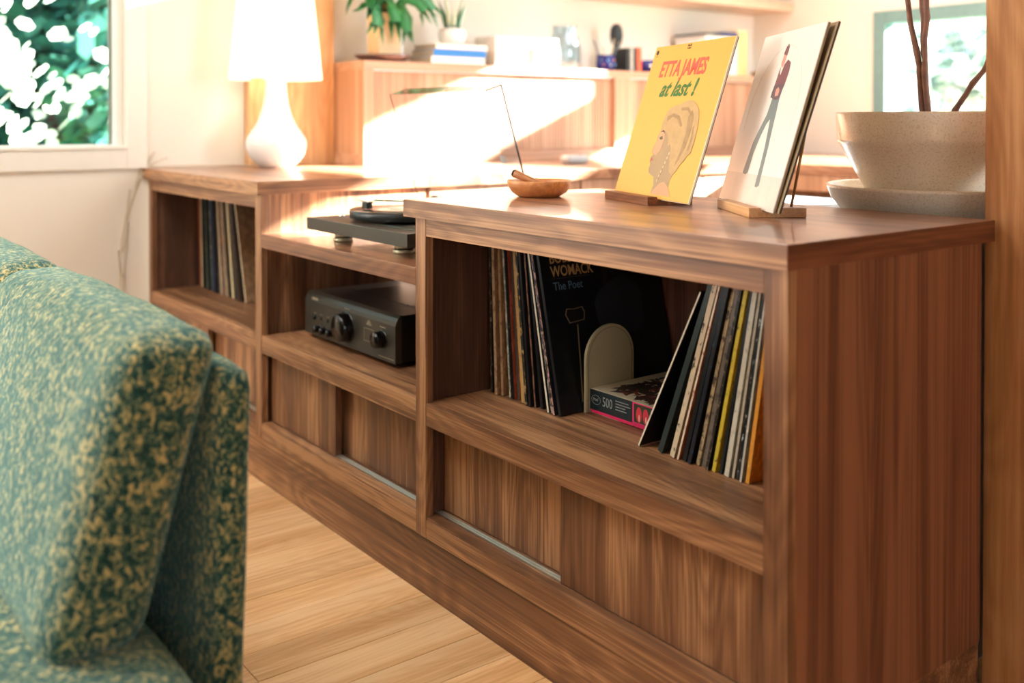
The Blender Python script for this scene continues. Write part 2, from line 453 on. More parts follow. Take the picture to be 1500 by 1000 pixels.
# floor: sub-floor, then boards running away from the camera
fl = tag(B(XW-.14, XR+.14, YB-.14, YF+.14, -.06, -.012).build('floor', oak), kind='structure')
PW = .11
k0 = -2.412
far_b = MB()
plank_mesh = {}
def plank_me(L):
    key = round(L, 2)
    if key not in plank_mesh:
        o = B(0, PW-.0012, 0, key-.0012, -.012, 0).build('plank', oak, None, .0009, 1)
        plank_mesh[key] = o.data; bpy.data.objects.remove(o)
    return plank_mesh[key]
i = 0
x = k0-PW*14.0
col = 0
n_pl = 0
while x < XR-.01:
    y = YB+random.random()*.8-.8
    seen = -3.3 < x < -1.0
    lastL = 0
    while y < YF:
        L = random.choice((.55, .7, .85, 1.0, 1.15, 1.3))
        y0, y1 = max(YB, y), min(YF, y+L)
        if y1-y0 > .02:
            if seen and y1 > -1.1 and y0 < .0:
                o = bpy.data.objects.new('plank', plank_me(L)); C.objects.link(o)
                o.location = (x, y, 0); o.parent = fl; n_pl += 1
            else:
                far_b.box(max(x, XW), min(x+PW-.0012, XR), y0, y1-.0012, -.012, 0)
        y += L
    x += PW
fb = far_b.build('board_rows', oak, fl); fb['kind'] = 'stuff'

# ------------------------------------------------------------------ left window
def window_left():
    y0, y1, z0, z1 = -1.95, -.075, .99, 2.12
    t = tag(B(XW-.09, XW-.085, y0+.04, y1-.04, z0+.03, z1-.03).build('window_1', glass_m), kind='structure')
    f = MB()
    gy0, gy1, gz0, gz1 = y0+.045, -.106, 1.007, z1-.045
    f.box(XW-.12, XW-.02, gy1, y1, z0, z1); f.box(XW-.12, XW-.02, y0, gy0, z0, z1)
    f.box(XW-.12, XW-.02, gy0, gy1, z0, gz0); f.box(XW-.12, XW-.02, gy0, gy1, gz1, z1)
    f.build('window_frame', trim_m, t, .002)
    g = MB(); g.box(XW-.10, XW-.07, gy1-.006, gy1, gz0, gz1)
    g.build('window_seal', plain('seal', srgb(120, 118, 104), rough=.6), t)
    c = MB()
    c.box(XW, XW+.016, y1, .004, .915, 2.21); c.box(XW, XW+.016, y0-.08, y0, .915, 2.21)
    c.box(XW, XW+.016, y0, y1, .915, z0); c.box(XW, XW+.016, y0, y1, z1, 2.21)
    c.build('window_casing', trim_m, t, .002)
    s = MB(); s.box(XW-.03, XW+.022, y0, y1, z0, z0+.012); s.build('window_sill', trim_m, t, .003)
window_left()
def window_far():
    teal = plain('teal_grey_frame', srgb(112, 150, 150), rough=.4)
    t = tag(B(fx0+.05, fx1-.05, YF+.06, YF+.065, 1.05, 1.63).build('window_2', glass_m), kind='structure')
    f = MB()
    f.box(fx0, fx0+.075, YF-.01, YF+.10, 1.0, 1.684); f.box(fx1-.075, fx1, YF-.01, YF+.10, 1.0, 1.684)
    f.box(fx0+.075, fx1-.075, YF-.01, YF+.10, 1.615, 1.684); f.box(fx0+.075, fx1-.075, YF-.01, YF+.10, 1.0, 1.07)
    f.build('window_frame', teal, t, .004)
    t = tag(B(-2.995, -.53, YF+.06, YF+.065, 1.875, 2.28).build('window_3', glass_m), kind='structure')
    f = MB()
    f.box(-3.019, -3.0, YF, YF+.10, 1.855, 2.30); f.box(-.52, -.5, YF, YF+.10, 1.855, 2.30)
    f.box(-3.0, -.52, YF, YF+.10, 2.285, 2.30); f.box(-3.0, -.52, YF, YF+.10, 1.855, 1.862)
    f.build('window_frame', trim_m, t, .002)
window_far()

# posts
tag(B(-.975, -.66, .625, .80, 0, ZC).build('wooden_post', post_w, None, .004),
    'tan rough-sawn timber post rising past the cabinet end beside the cream pot', 'post')
p2 = MB(); p2.box(XW+.002, XW+.055, .40, .785, 0, ZC)
tag(p2.build('wall_post', post_l, None, .004), 'pale knotty timber board upright against the wall behind the lamp', 'post')
struct('trim_1', B(XW, XW+.012, .785, YF, ZC-.06, ZC), trim_m)

# ------------------------------------------------------------------ the walnut cabinet run
ZT, ZB, ZR, ZS, ZSB, ZP = .9143, .8736, .8331, .4487, .3964, .1364
ZM, ZMB = .7567, .7155
XS0, X1, X2, X3, X4, X5 = -3.93, -2.879, -2.0026, -1.9597, -.9954, -.949
YD = .567
BV = .0012

def door(parent, x0, x1, y, label=None):
    o = B(x0, x1, y, y+.018, .187, .42 if y < .05 else .415).build('sliding_door', wal_z, parent, .001)
    if label: o['label'] = label
    return o
def track(parent, x0, x1):
    base = B(x0, x1, .002, YD, .160, .1845).build('base_board', wal_x, parent, .0008)
    m = MB()
    for y in (.033, .0395, .046, .060, .0665, .073):
        m.box(x0, x1, y, y+.0022, .1845, .1882)
    m.box(x0, x1, .033, .048, .1845, .1856); m.box(x0, x1, .060, .075, .1845, .1856)
    m.build('door_track', alu, parent)

# right unit
cr_ = thing('record_cabinet', 'right-hand walnut record cabinet with the vertical-grained end panel nearest the post', 'cabinet', (-1.475, 0, .1329), world=True)
B(X2, X3, -.001, .02, ZP, ZB).build('stile', wal_z, cr_, BV)
B(X4, X5-.0005, -.001, .02, ZP, ZB).build('stile', wal_z, cr_, BV)
B(X3+.0004, X4-.0004, 0, .02, ZR, ZB).build('top_rail', wal_x, cr_, BV)
B(X3+.0004, X4-.0004, 0, .02, ZSB, ZS-.0002).build('middle_rail', wal_x, cr_, BV)
B(X3+.0004, X4-.0004, 0, .012, ZP, .1785).build('bottom_rail', wal_x, cr_, BV)
B(X5-.02, X5, .0205, YD, .1329, ZB).build('end_panel', wal_side, cr_, .0008)
B(X2+.001, X3-.012, .0205, YD, ZP+.02, ZB).build('side_panel', wal_shade, cr_, .0008)
B(X3-.012, X5-.0205, YD-.012, YD, ZP+.02, ZB-.001).build('back_panel', wal_shade, cr_)
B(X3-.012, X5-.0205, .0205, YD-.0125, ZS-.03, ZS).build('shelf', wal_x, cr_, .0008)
B(X3-.012, X5-.0205, .0205, YD-.0125, ZR+.015, ZB-.001).build('top_board', wal_shade, cr_)
track(cr_, X3-.012, X5-.0205)
door(cr_, -1.516, -.972, .030)
door(cr_, X3-.011, -1.495, .058)

# middle unit
cm_ = thing('stereo_cabinet', 'lower middle walnut cabinet holding the amplifier, with the turntable on top', 'cabinet', (-2.44, 0, ZP), world=True)
B(X1+.0004, X2-.0004, -.001, YD+.035, ZMB, ZM).build('top_board', wal_top, cm_, BV)
B(X1+.0004, X2-.0004, 0, .02, ZSB, ZS-.0002).build('middle_rail', wal_x, cm_, BV)
B(X1+.0004, X2-.0004, 0, .012, ZP, .1785).build('bottom_rail', wal_x, cm_, BV)
B(X1+.0004, X2-.0004, YD-.012, YD, ZP+.02, ZMB-.0005).build('back_panel', wal_shade, cm_)
B(X1+.0004, X2-.0004, .0205, YD-.0125, ZS-.03, ZS).build('shelf', wal_x, cm_, .0008)
track(cm_, X1+.0004, X2-.0004)
door(cm_, X1+.002, -2.462, .030)
door(cm_, -2.485, X2-.001, .058)

# left unit
cl_ = thing('record_cabinet', 'left-hand walnut record cabinet under the white lamp, against the window wall', 'cabinet', (-3.4, 0, ZP), world=True)
B(XS0, -3.897, -.001, .02, ZP, ZB).build('stile', wal_z, cl_, BV)
B(-2.923, X1, -.001, .02, ZP, ZB).build('stile', wal_z, cl_, BV)
B(-3.8966, -2.9234, 0, .02, ZR, ZB).build('top_rail', wal_x, cl_, BV)
B(-3.8966, -2.9234, 0, .02, ZSB, ZS-.0002).build('middle_rail', wal_x, cl_, BV)
B(-3.8966, -2.9234, 0, .012, ZP, .1785).build('bottom_rail', wal_x, cl_, BV)
B(XS0, -3.91, .0205, YD, ZP, ZB).build('side_panel', wal_shade, cl_)
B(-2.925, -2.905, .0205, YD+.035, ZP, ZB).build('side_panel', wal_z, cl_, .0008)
B(-3.9095, -2.9255, YD-.012, YD, ZP+.02, ZB-.001).build('back_panel', wal_shade, cl_)
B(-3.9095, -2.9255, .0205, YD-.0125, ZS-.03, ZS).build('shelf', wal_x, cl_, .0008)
B(-3.9095, -2.9255, .0205, YD-.0125, ZR+.015, ZB-.001).build('top_board', wal_shade, cl_)
track(cl_, -3.9095, -2.9255)
door(cl_, -3.909, -3.40, .030)
door(cl_, -3.42, -2.926, .058)

pl = MB(); pl.box(XW+.01, X5-.03, .004, .022, 0, ZP-.0005); pl.box(X5-.048, X5-.03, .022, YD+.052, 0, ZP-.005)
tag(pl.build('plinth', wal_x, None, .001), 'long walnut kickboard under the whole cabinet run, meeting the floor', 'plinth')
cf = MB(); cf.box(XW+.001, XS0-.0005, .012, .03, ZP, ZB); tag(cf.build('filler_strip', wall_m, None), kind='structure'); bpy.data.objects['filler_strip'].name = 'trim_2'

ct = thing('countertop', 'right-hand walnut countertop carrying the two displayed record sleeves and the bowl', 'countertop', (-1.49, .3, ZB), world=True)
B(-2.042, -.9454, -.0093, .606, ZB+.0003, ZT).build('top_slab', wal_top, ct, .0012)
B(-2.042, -.9454, -.0101, -.0094, ZB+.001, ZT-.001).build('front_edge', wal_x, ct)
B(-.9453, -.9445, -.0093, .605, ZB+.001, ZT-.001).build('end_edge', wal_edge, ct)
ct2 = thing('countertop', 'left-hand walnut countertop with the white lamp standing on it', 'countertop', (-3.43, .3, ZB), world=True)
B(XW+.001, -2.885, -.0093, .606, ZB+.0003, ZT).build('top_slab', wal_top, ct2, .0012)
B(XW+.001, -2.885, -.0101, -.0094, ZB+.001, ZT-.001).build('front_edge', wal_x, ct2)
B(-2.8849, -2.8841, -.0093, .605, ZB+.001, ZT-.001).build('end_edge', wal_y, ct2)

# ------------------------------------------------------------------ office wing behind
dk = thing('desk', 'long built-in wooden desk run along the far left wall under the hutch', 'desk', (-3.43, 2.1, 0), world=True)
B(XW+.001, -2.885, .607, YF-.001, ZB, ZT-.0005).build('desk_top', wal_top, dk, .0015)
for k, (a, b_) in enumerate(((.62, 1.30), (1.31, 1.99), (2.0, 2.30))):
    B(-2.925, -2.905, a, b_, .12, ZB-.004).build('door', cherry, dk, .001)
B(XW+.002, -2.926, .607, 2.30, .1, ZB-.001).build('carcass', wal_shade, dk)
B(XW+.002, -2.97, .62, 2.30, 0, .1).build('plinth', wal_shade, dk)
d2 = thing('desk', 'wide built-in wooden desk under the grey-framed far window', 'desk', (-1.4, 3.0, 0), world=True)
B(-2.884, .9, 2.33, YF-.001, ZB, ZT-.0005).build('desk_top', wal_top, d2, .0015)
B(-2.884, .9, 2.36, 2.38, .80, ZB-.001).build('front_rail', cherry, d2, .001)
for xx in (-2.88, -1.0, .86):
    B(xx, xx+.03, 2.385, YF-.02, 0, ZB-.001).build('side_panel', cherry, d2, .001)

XH = -3.661
hu = thing('hutch', 'warm wooden hutch with sliding tambour doors standing on the sunny desk', 'hutch', (-3.815, 2.2, ZT), world=True)
HZ0, HZ1, HY0, HY1 = ZT, 1.347, .787, YF-.004
B(XW+.003, XH, HY0, HY1, HZ1-.035, HZ1).build('top_board', cherry_y, hu, .001)
B(XW+.003, XH, HY0, HY1, HZ0, HZ0+.045).build('bottom_board', cherry_y, hu, .001)
B(XW+.003, XH, HY0, HY0+.045, HZ0+.0455, HZ1-.0355).build('side_panel', cherry, hu, .001)
B(XW+.003, XH, 2.196, 2.30, HZ0+.0455, HZ1-.0355).build('divider', cherry, hu, .001)
B(XW+.003, XH, HY1-.04, HY1, HZ0+.0455, HZ1-.0355).build('side_panel', cherry, hu, .001)
B(XW+.003, XW+.012, HY0+.05, HY1-.05, HZ0+.0455, HZ1-.0355).build('back_panel', cherry, hu)
for a, b_ in ((HY0+.0455, 2.1955), (2.3005, HY1-.0405)):
    tr = MB(); tr.box(XH-.030, XH-.012, a, b_, HZ1-.0405, HZ1-.0358); tr.build('door_track', alu, hu)
    m = MB(); m.box(XH-.05, XH-.03, a, b_, HZ0+.046, HZ1-.041)
    d = m.build('tambour_door', cherry, hu)
    sl = MB(); y = a+.004
    while y < b_-.018:
        sl.box(XH-.030, XH-.026, y, y+.0145, HZ0+.047, HZ1-.042); y += .018
    so = sl.build('tambour_slats', cherry, d, origin=tuple(hu.location)); so['kind'] = 'stuff'

sh = thing('wall_shelf', 'thin pale wooden shelf high on the office wall', 'shelf', (-3.8, 2.6, 1.73), world=True)
B(XW+.002, -3.67, .9, YF-.002, 1.731, 1.782).build('shelf_board', wood('pale_shelf', 'y', srgb(196, 164, 138), srgb(214, 186, 160), srgb(228, 204, 180)), sh, .001)
for nm, yy, xw, cc, lab in (('a', 3.02, .03, srgb(30, 34, 40), 'dark charcoal'), ('b', 3.10, .05, srgb(30, 100, 110), 'teal'), ('c', 3.17, .04, srgb(40, 120, 80), 'green'), ('d', 3.235, .045, srgb(34, 90, 130), 'deep blue')):
    bk = thing('book', '%s book lying front edge out on the high shelf near the corner' % lab, 'book', (-3.75, yy, 1.782))
    B(-.07, .07, -xw/2, xw/2-.002, 0, .16).build('cover', plain('book_'+nm, cc, rough=.5), bk, .001)
    B(-.066, .066, -xw/2+.004, xw/2-.006, .1602, .1606).build('pages', trim_m, bk)

# grey cabinet carrying the big planter, hidden behind the counter's back edge
gc = thing('side_cabinet', 'grey-topped low cabinet behind the counter, under the big cream planter', 'cabinet', (-1.5, 1.0, 0), world=True)
grey = plain('grey_laminate', srgb(150, 158, 162), rough=.5)
B(-1.92, -.985, .63, 1.30, .845, .872).build('top_board', grey, gc, .001)
B(-1.90, -.99, .64, 1.28, .06, .8445).build('carcass', grey, gc, .001)
for a, b_ in ((-1.895, -1.45), (-1.44, -.995)):
    d = B(a, b_, 1.2805, 1.298, .07, .84).build('door', grey, gc, .001)
    B(a+.2, a+.25, 1.2985, 1.31, .6, .61).build('door_handle', chrome, d, origin=tuple(gc.location))

# ------------------------------------------------------------------ big cream planter, saucer, twigs
PC = (-1.205, .862, .872)
sauc = thing('plant_saucer', 'wide cream speckled saucer under the big planter', 'saucer', PC)
MB().lathe([(.0, 0), (.155, 0), (.170, .003), (.200, .022), (.226, .055), (.235, .078), (.237, .084), (.233, .086), (.227, .082), (.215, .062), (.19, .035), (.165, .02), (0, .018)], seg=72, capb=False).build('dish', pot_m, sauc)
pot = thing('planter', 'large cream speckled angular stoneware planter with bare twigs, beside the post', 'planter', (PC[0], PC[1], PC[2]+.0185))
MB().lathe([(0, 0), (.13, 0), (.14, .006), (.152, .055), (.2100, .158), (.2125, .163), (.2135, .168), (.2160, .2225), (.2150, .2275), (.2085, .2275), (.2065, .222), (.205, .17), (.2, .165)], seg=72, capb=False).build('body', pot_m, pot)
MB().lathe([(0, .198), (.09, .202), (.2055, .196)], seg=40, capb=False).build('soil', plain('soil', srgb(70, 52, 40), rough=1, bump=.6, scale=90), pot)
twig_m = plain('twig_bark', srgb(120, 84, 68), rough=.75, var=.25, scale=60, bump=.5)
def twig(x0, y0, pts, r0, r1, knots):
    P = [(PC[0]+a, PC[1]+b_, PC[2]+c) for a, b_, c in pts]
    # resample with slight wander
    Q = []; 
    for i in range(len(P)-1):
        for k in range(6):
            t = k/6; q = [P[i][j]*(1-t)+P[i+1][j]*t for j in range(3)]
            q[0] += math.sin(len(Q)*1.3)*.0015; q[1] += math.cos(len(Q)*1.7)*.0015; Q.append(q)
    Q.append(P[-1])
    n = len(Q); rad = [r0+(r1-r0)*i/(n-1)+(.0013 if i % 5 == knots else 0) for i in range(n)]
    o = MB().tube(Q, rad, 8).build('twig', twig_m, pot, origin=tuple(pot.location))
    return o
twig(0, 0, [(-.026, -.01, .21), (-.040, -.01, .35), (-.085, 0, .55), (-.12, .01, .8)], .0072, .005, 2)
twig(0, 0, [(-.018, .0, .21), (-.030, 0, .33), (-.040, .0, .48), (-.034, .01, .75)], .0062, .0045, 3)
twig(0, 0, [(-.012, -.012, .21), (-.026, -.012, .34), (-.022, -.01, .48), (-.010, .0, .78)], .0070, .005, 1)
twig(0, 0, [(.022, -.01, .21), (.060, -.012, .27), (.115, -.01, .345), (.15, .0, .42)], .0062, .005, 4)

# ------------------------------------------------------------------ lamp
LP = (-3.74, .437, ZT+.0005)
lp = thing('table_lamp', 'white ceramic teardrop table lamp with a lit white drum shade by the window', 'lamp', LP)
prof = [(0, 0), (.062, 0), (.068, .003), (.092, .02), (.116, .048), (.128, .08), (.1275, .104), (.121, .118), (.108, .136), (.084, .168), (.066, .205), (.054, .245), (.047, .29), (.043, .335), (.041, .36), (.02, .365)]
MB().lathe([(r_*.93, h_) for r_, h_ in prof], seg=64, capb=False).build('base', ceramic_w, lp)
MB().lathe([(.012, .36), (.012, .41), (.018, .412), (.018, .44), (0, .44)], seg=20, capb=False).build('socket', brass_rod, lp)
bulb = MB().lathe([(.012, .44), (.018, .455), (.03, .48), (.032, .50), (.022, .525), (0, .535)], seg=24, capb=False)
bulb.build('bulb', plain('bulb_glow', (1, .9, .75, 1), emit=((1, .88, .70, 1), 20)), lp)
def shade():
    m, nt, b = newmat('lamp_shade_linen')
    N, L = nt.nodes, nt.links
    tc = N.new('ShaderNodeTexCoord'); wv = N.new('ShaderNodeTexNoise'); wv.inputs['Scale'].default_value = 250
    L.new(tc.outputs['Object'], wv.inputs['Vector'])
    rp = N.new('ShaderNodeValToRGB'); rp.color_ramp.elements[0].color = srgb(240, 232, 216); rp.color_ramp.elements[1].color = srgb(252, 247, 238)
    L.new(wv.outputs['Fac'], rp.inputs['Fac'])
    tl = N.new('ShaderNodeBsdfTranslucent'); L.new(rp.outputs['Color'], tl.inputs['Color']); L.new(rp.outputs['Color'], b.inputs['Base Color'])
    mx = N.new('ShaderNodeMixShader'); mx.inputs['Fac'].default_value = .5
    L.new(b.outputs[0], mx.inputs[1]); L.new(tl.outputs[0], mx.inputs[2]); L.new(mx.outputs[0], N['Material Output'].inputs['Surface'])
    setp(b, rough=.8)
    b.inputs['Emission Color'].default_value = (1, .95, .87, 1); b.inputs['Emission Strength'].default_value = .9
    return m
so = MB().lathe([(.180, .345), (.1805, .352), (.138, .77), (.137, .773), (.135, .770), (.1775, .352), (.180, .345)], seg=72, capb=False).build('lamp_shade', shade(), lp)
sp = MB()
for k in range(3):
    a = k*2*PI/3; sp.tube([(0, 0, .44), (.172*math.cos(a), .172*math.sin(a), .40)], .0015, 6)
sp.build('shade_spider', brass_rod, lp)
pt_d = bpy.data.lights.new('lamp_bulb_light', 'POINT'); pt_d.energy = 4.5; pt_d.color = (1, .86, .68); pt_d.shadow_soft_size = .04
pt = bpy.data.objects.new('lamp_bulb_light', pt_d); pt.location = (LP[0], LP[1], LP[2]+.58); C.objects.link(pt)
cordp = [(-3.85, .52, ZT+.003), (-3.90, .45, ZT+.003), (-3.93, .30, ZT+.004), (-3.945, .12, ZT+.005), (-3.955, .03, ZT+.005), (-3.962, -.014, ZT+.002),
         (-3.964, -.03, .86), (-3.965, -.07, .74), (-3.965, -.095, .62), (-3.965, -.085, .52), (-3.965, -.10, .44), (-3.965, -.085, .36), (-3.965, -.09, .28)]
def smooth_path(P, k=6):
    P = [Vector(p) for p in P]; out = []
    for i in range(len(P)-1):
        p0, p1, p2, p3 = P[max(i-1, 0)], P[i], P[i+1], P[min(i+2, len(P)-1)]
        for j in range(k):
            t = j/k
            out.append(.5*((2*p1)+(p2-p0)*t+(2*p0-5*p1+4*p2-p3)*t*t+(3*p1-3*p2+p0-p3)*t**3))
    out.append(P[-1]); return out
tag(MB().tube(smooth_path(cordp), .0022, 6).build('lamp_cord', plain('cord_ivory', srgb(214, 200, 176), rough=.6)),
    'thin ivory cord trailing off the counter and down the wall below the window', 'cord')

# ------------------------------------------------------------------ turntable
TX0, TX1, TY0, TY1 = -2.665, -2.115, .045, .425
TZ0, TZ1 = .787, .8215
tt = thing('turntable', 'black record player with its clear dust cover raised, on the lower middle counter', 'turntable', (-2.39, .23, ZM), world=True)
B(TX0, TX1, TY0, TY1, TZ0, TZ1).build('plinth', [graph_m], tt, .0015)
for k, (fx, fy) in enumerate(((-2.575, .115), (-2.245, .115), (-2.575, .36), (-2.245, .36))):
    ft = MB().lathe([(.0, 0), (.026, 0), (.028, .002), (.028, .008), (.025, .0095)], c=(fx, fy, ZM+.0004), seg=32, capb=False).build('foot', brassy, tt)
    MB().lathe([(.0235, .0095), (.0235, .0135)], c=(fx, fy, ZM+.0004), seg=32).build('rubber_ring', rubber, ft, origin=tuple(tt.location))
    MB().lathe([(.0245, .0135), (.0245, .030), (0, .030)], c=(fx, fy, ZM+.0004), seg=32).build('collar', brassy, ft, origin=tuple(tt.location))
PCX, PCY = -2.425, .232
MB().lathe([(0, 0), (.150, 0), (.156, .003), (.158, .021), (.156, .023), (0, .023)], c=(PCX, PCY, TZ1+.006), seg=96, capb=False).build('platter', black_m, tt)
MB().lathe([(0, 0), (.06, 0), (.06, .006)], c=(PCX, PCY, TZ1), seg=40, capb=False).build('sub_platter', rubber, tt)
rec = thing('vinyl_record', 'black record lying on the turntable platter', 'record', (PCX, PCY, TZ1+.0293))
MB().lathe([(0, 0), (.1555, 0), (.1565, .001), (.1555, .0018), (.06, .0014), (.055, .0018), (0, .0018)], seg=96, capb=False).build('disc', vinyl_m, rec)
MB().lathe([(0, .0019), (.052, .0019), (.052, .0022), (0, .0022)], seg=48, capb=False).build('label', plain('record_label', srgb(214, 196, 176), rough=.6), rec)
MB().lathe([(.0035, .0), (.0035, .012), (0, .013)], c=(PCX, PCY, TZ1+.029), seg=16).build('spindle', chrome, tt)
# tonearm: bearing at back right, headshell over the record
arm_m = chrome
hx, hy, hz = -2.475, .135, TZ1+.057
px_, py_, pz_ = -2.175, .345, TZ1+.055
MB().tube([(hx+.02, hy+.012, hz), (px_, py_, pz_), (px_+.035, py_+.025, pz_)], [.0032, .0045, .0045], 12).build('tonearm', arm_m, tt)
hs = B(hx-.016, hx+.026, hy-.009, hy+.009, hz-.006, hz-.002).build('headshell', chrome, tt, .001)
B(hx-.012, hx+.016, hy-.009, hy+.009, hz-.024, hz-.0065).build('cartridge', black_m, hs, .001, origin=tuple(tt.location))
MB().tube([(hx-.014, hy-.02, hz+.001), (hx-.012, hy-.008, hz-.003)], .0016, 6).build('finger_lift', chrome, hs, origin=tuple(tt.location))
MB().lathe([(.024, 0), (.024, .012), (.016, .014), (.014, .048), (0, .05)], c=(px_, py_, TZ1), seg=28).build('arm_base', black_m, tt)
MB().lathe([(0, 0), (.015, 0), (.015, .03), (0, .03)], c=(px_+.03, py_+.02, pz_), seg=24, axis='x', capb=False).build('counterweight', chrome, tt)
MB().lathe([(.009, 0), (.009, .004), (.003, .005), (.003, .014), (0, .015)], c=(TX0+.045, TY0+.09, TZ1), seg=16).build('switch', chrome, tt)
mk = MB(); mk.box(TX0+.27, TX0+.50, TY0+.06, TY0+.062, TZ1+.0001, TZ1+.0006); mk.build('badge_line', chrome, tt)
# dust cover: open box swung up on hinges at the back
HYp, HZp = .418, .853
u = Vector((0, -.30, .954)).normalized(); n_ = Vector((0, .954, .30)).normalized()
O_ = Vector((0, HYp, HZp))
LX0, LX1, LL, LD, TH = -2.655, -2.160, .342, .055, .0032
def lidbox(m, x0, x1, a0, a1, b0, b1):
    n = len(m.v)
    for b in (b0, b1):
        for (xx, a) in ((x0, a0), (x1, a0), (x1, a1), (x0, a1)):
            p = O_+u*a+n_*b; m.v.append((xx, p.y, p.z))
    for q in ((0, 3, 2, 1), (4, 5, 6, 7), (0, 1, 5, 4), (1, 2, 6, 5), (2, 3, 7, 6), (3, 0, 4, 7)): m.face([n+i for i in q])
m = MB(); lidbox(m, LX0, LX1, 0, LL, LD-TH, LD)
lidbox(m, LX0, LX0+TH, 0, LL, 0, LD-TH); lidbox(m, LX1-TH, LX1, 0, LL, 0, LD-TH)
lidbox(m, LX0+TH, LX1-TH, LL-TH, LL, 0, LD-TH); lidbox(m, LX0+TH, LX1-TH, 0, TH, 0, LD-TH)
lid = m.build('dust_cover', acrylic, tt)
m = MB()
lidbox(m, LX0-.0002, LX0+TH, 0, LL, -.0012, 0)
lidbox(m, LX0, LX1, LL-.001, LL+.0006, LD-.001, LD+.0005)
lidbox(m, LX1-.001, LX1+.0008, 0, LL, LD-TH-.001, LD+.0008)
lidbox(m, LX1-.001, LX1+.0006, LL-TH, LL+.0004, 0, LD-TH)
m.build('cover_edge', acrylic_edge, lid, origin=tuple(tt.location))
m = MB(); lidbox(m, -2.245, -2.222, .118, .141, LD-TH-.0012, LD-TH-.0004)
m.build('cover_badge', plain('badge_grey', srgb(150, 150, 148), rough=.4), lid, origin=tuple(tt.location))
for hx_ in (-2.56, -2.2):
    m = MB(); m.box(hx_-.018, hx_+.018, TY1-.012, TY1+.006, TZ1, .872); m.build('hinge', black_m, tt, .001)

# ------------------------------------------------------------------ amplifier
AX0, AX1, AY = -2.800, -2.272, .105
AZ0, AZ1 = .462, .589
am = thing('amplifier', 'dark bronze-fronted stereo amplifier with round knobs on the middle cabinet shelf', 'amplifier', (-2.536, .3, ZS), world=True)
B(AX0+.004, AX1-.004, AY+.02, .50, AZ0, AZ1-.003).build('case', amp_black, am, .002)
# front panel with the top edge curling back
prof = [(AY, AZ0), (AY, AZ1-.028), (AY+.003, AZ1-.018), (AY+.009, AZ1-.008), (AY+.018, AZ1), (AY+.0198, AZ1), (AY+.0198, AZ0)]
MB().prism(prof, lambda a, b_, t: (t, a, b_), AX0, AX1).build('front_panel', graph_m, am, .0006)
vt = MB()
for k in range(14): vt.box(AX0+.09+k*.026, AX0+.108+k*.026, .22, .40, AZ1-.003, AZ1-.0018)
vt.build('vent_ribs', black_m, am)
for (fx, fy) in ((AX0+.07, AY+.06), (AX1-.07, AY+.06), (AX0+.07, .44), (AX1-.07, .44)):
    MB().lathe([(.022, 0), (.024, .004), (.024, AZ0-ZS-.0005), (0, AZ0-ZS-.0005)], c=(fx, fy, ZS+.0003), seg=24).build('foot', rubber, am)
ring_m = plain('smoked_chrome', srgb(84, 82, 78), rough=.25, metal=1)
def knob(nm, x, z, r, d, mat=gloss_black, ring=True):
    o = MB().lathe([(r*1.02, 0), (r, -d*.5), (r*.96, -d*.92), (r*.9, -d), (0, -d)], c=(x, AY, z), seg=40, axis='y', capb=False).build(nm, mat, am)
    if ring:
        MB().lathe([(r*1.10, -.0004), (r*1.10, -.003), (r*1.0, -.003)], c=(x, AY, z), seg=40, axis='y', capb=False).build('knob_ring', ring_m, o, origin=tuple(am.location))
        B(x-.0008, x+.0008, AY-d-.0006, AY-d+.0002, z+r*.45, z+r*.85).build('pointer', chrome, o, origin=tuple(am.location))
    return o
knob('volume_knob', -2.535, .518, .040, .032)
knob('input_knob', -2.337, .518, .0225, .028)
for xx in (-2.700, -2.661, -2.620): knob('tone_knob', xx, .4865, .0105, .022)
knob('power_button', -2.735, .516, .0078, .005, ring=False)
MB().lathe([(.005, 0), (.0045, -.004), (0, -.0055)], c=(-2.735, AY, .486), seg=16, axis='y', capb=False).build('headphone_jack', chrome, am)
for xx in (-2.694, -2.651, -2.608): knob('push_button', xx, .5165, .0042, .004, ring=False)
prt = plain('amp_lettering', srgb(190, 180, 150), rough=.5)
Mf = Matrix.Translation((0, AY-.0003, 0)) @ Matrix.Rotation(R(90), 4, 'X')
def amp_text(s, x, z, size, b=0):
    M = Matrix.Translation(Vector((x, AY-.0004, z))-Vector(am.location)) @ Matrix.Rotation(R(90), 4, 'X')
    return text_obj('lettering', s, prt, am, size, M, sx=1.0, bold=b)
amp_text('DENON', -2.752, .5665, .0105, .0004)
m = MB()
for xx in (-2.735, -2.694, -2.651, -2.608): m.box(xx-.006, xx+.006, AY-.0003, AY, .527, .5283)
m.box(-2.36, -2.28, AY-.0003, AY, .4708, .4718)
m.box(-2.550, -2.520, AY-.0003, AY, .5685, .5698); m.box(-2.352, -2.322, AY-.0003, AY, .549, .5503)
for a, b_, c_, d_ in ((-2.438, -2.386, .498, .4986), (-2.438, -2.386, .5325, .5331), (-2.438, -2.4374, .498, .533), (-2.3866, -2.386, .498, .533)): m.box(a, b_, AY-.0003, AY, c_, d_)
for k in range(4): m.box(-2.425+.003*k, -2.397-.003*k, AY-.0003, AY, .5440+k*.0035, .5453+k*.0035)
m.build('panel_marks', prt, am)

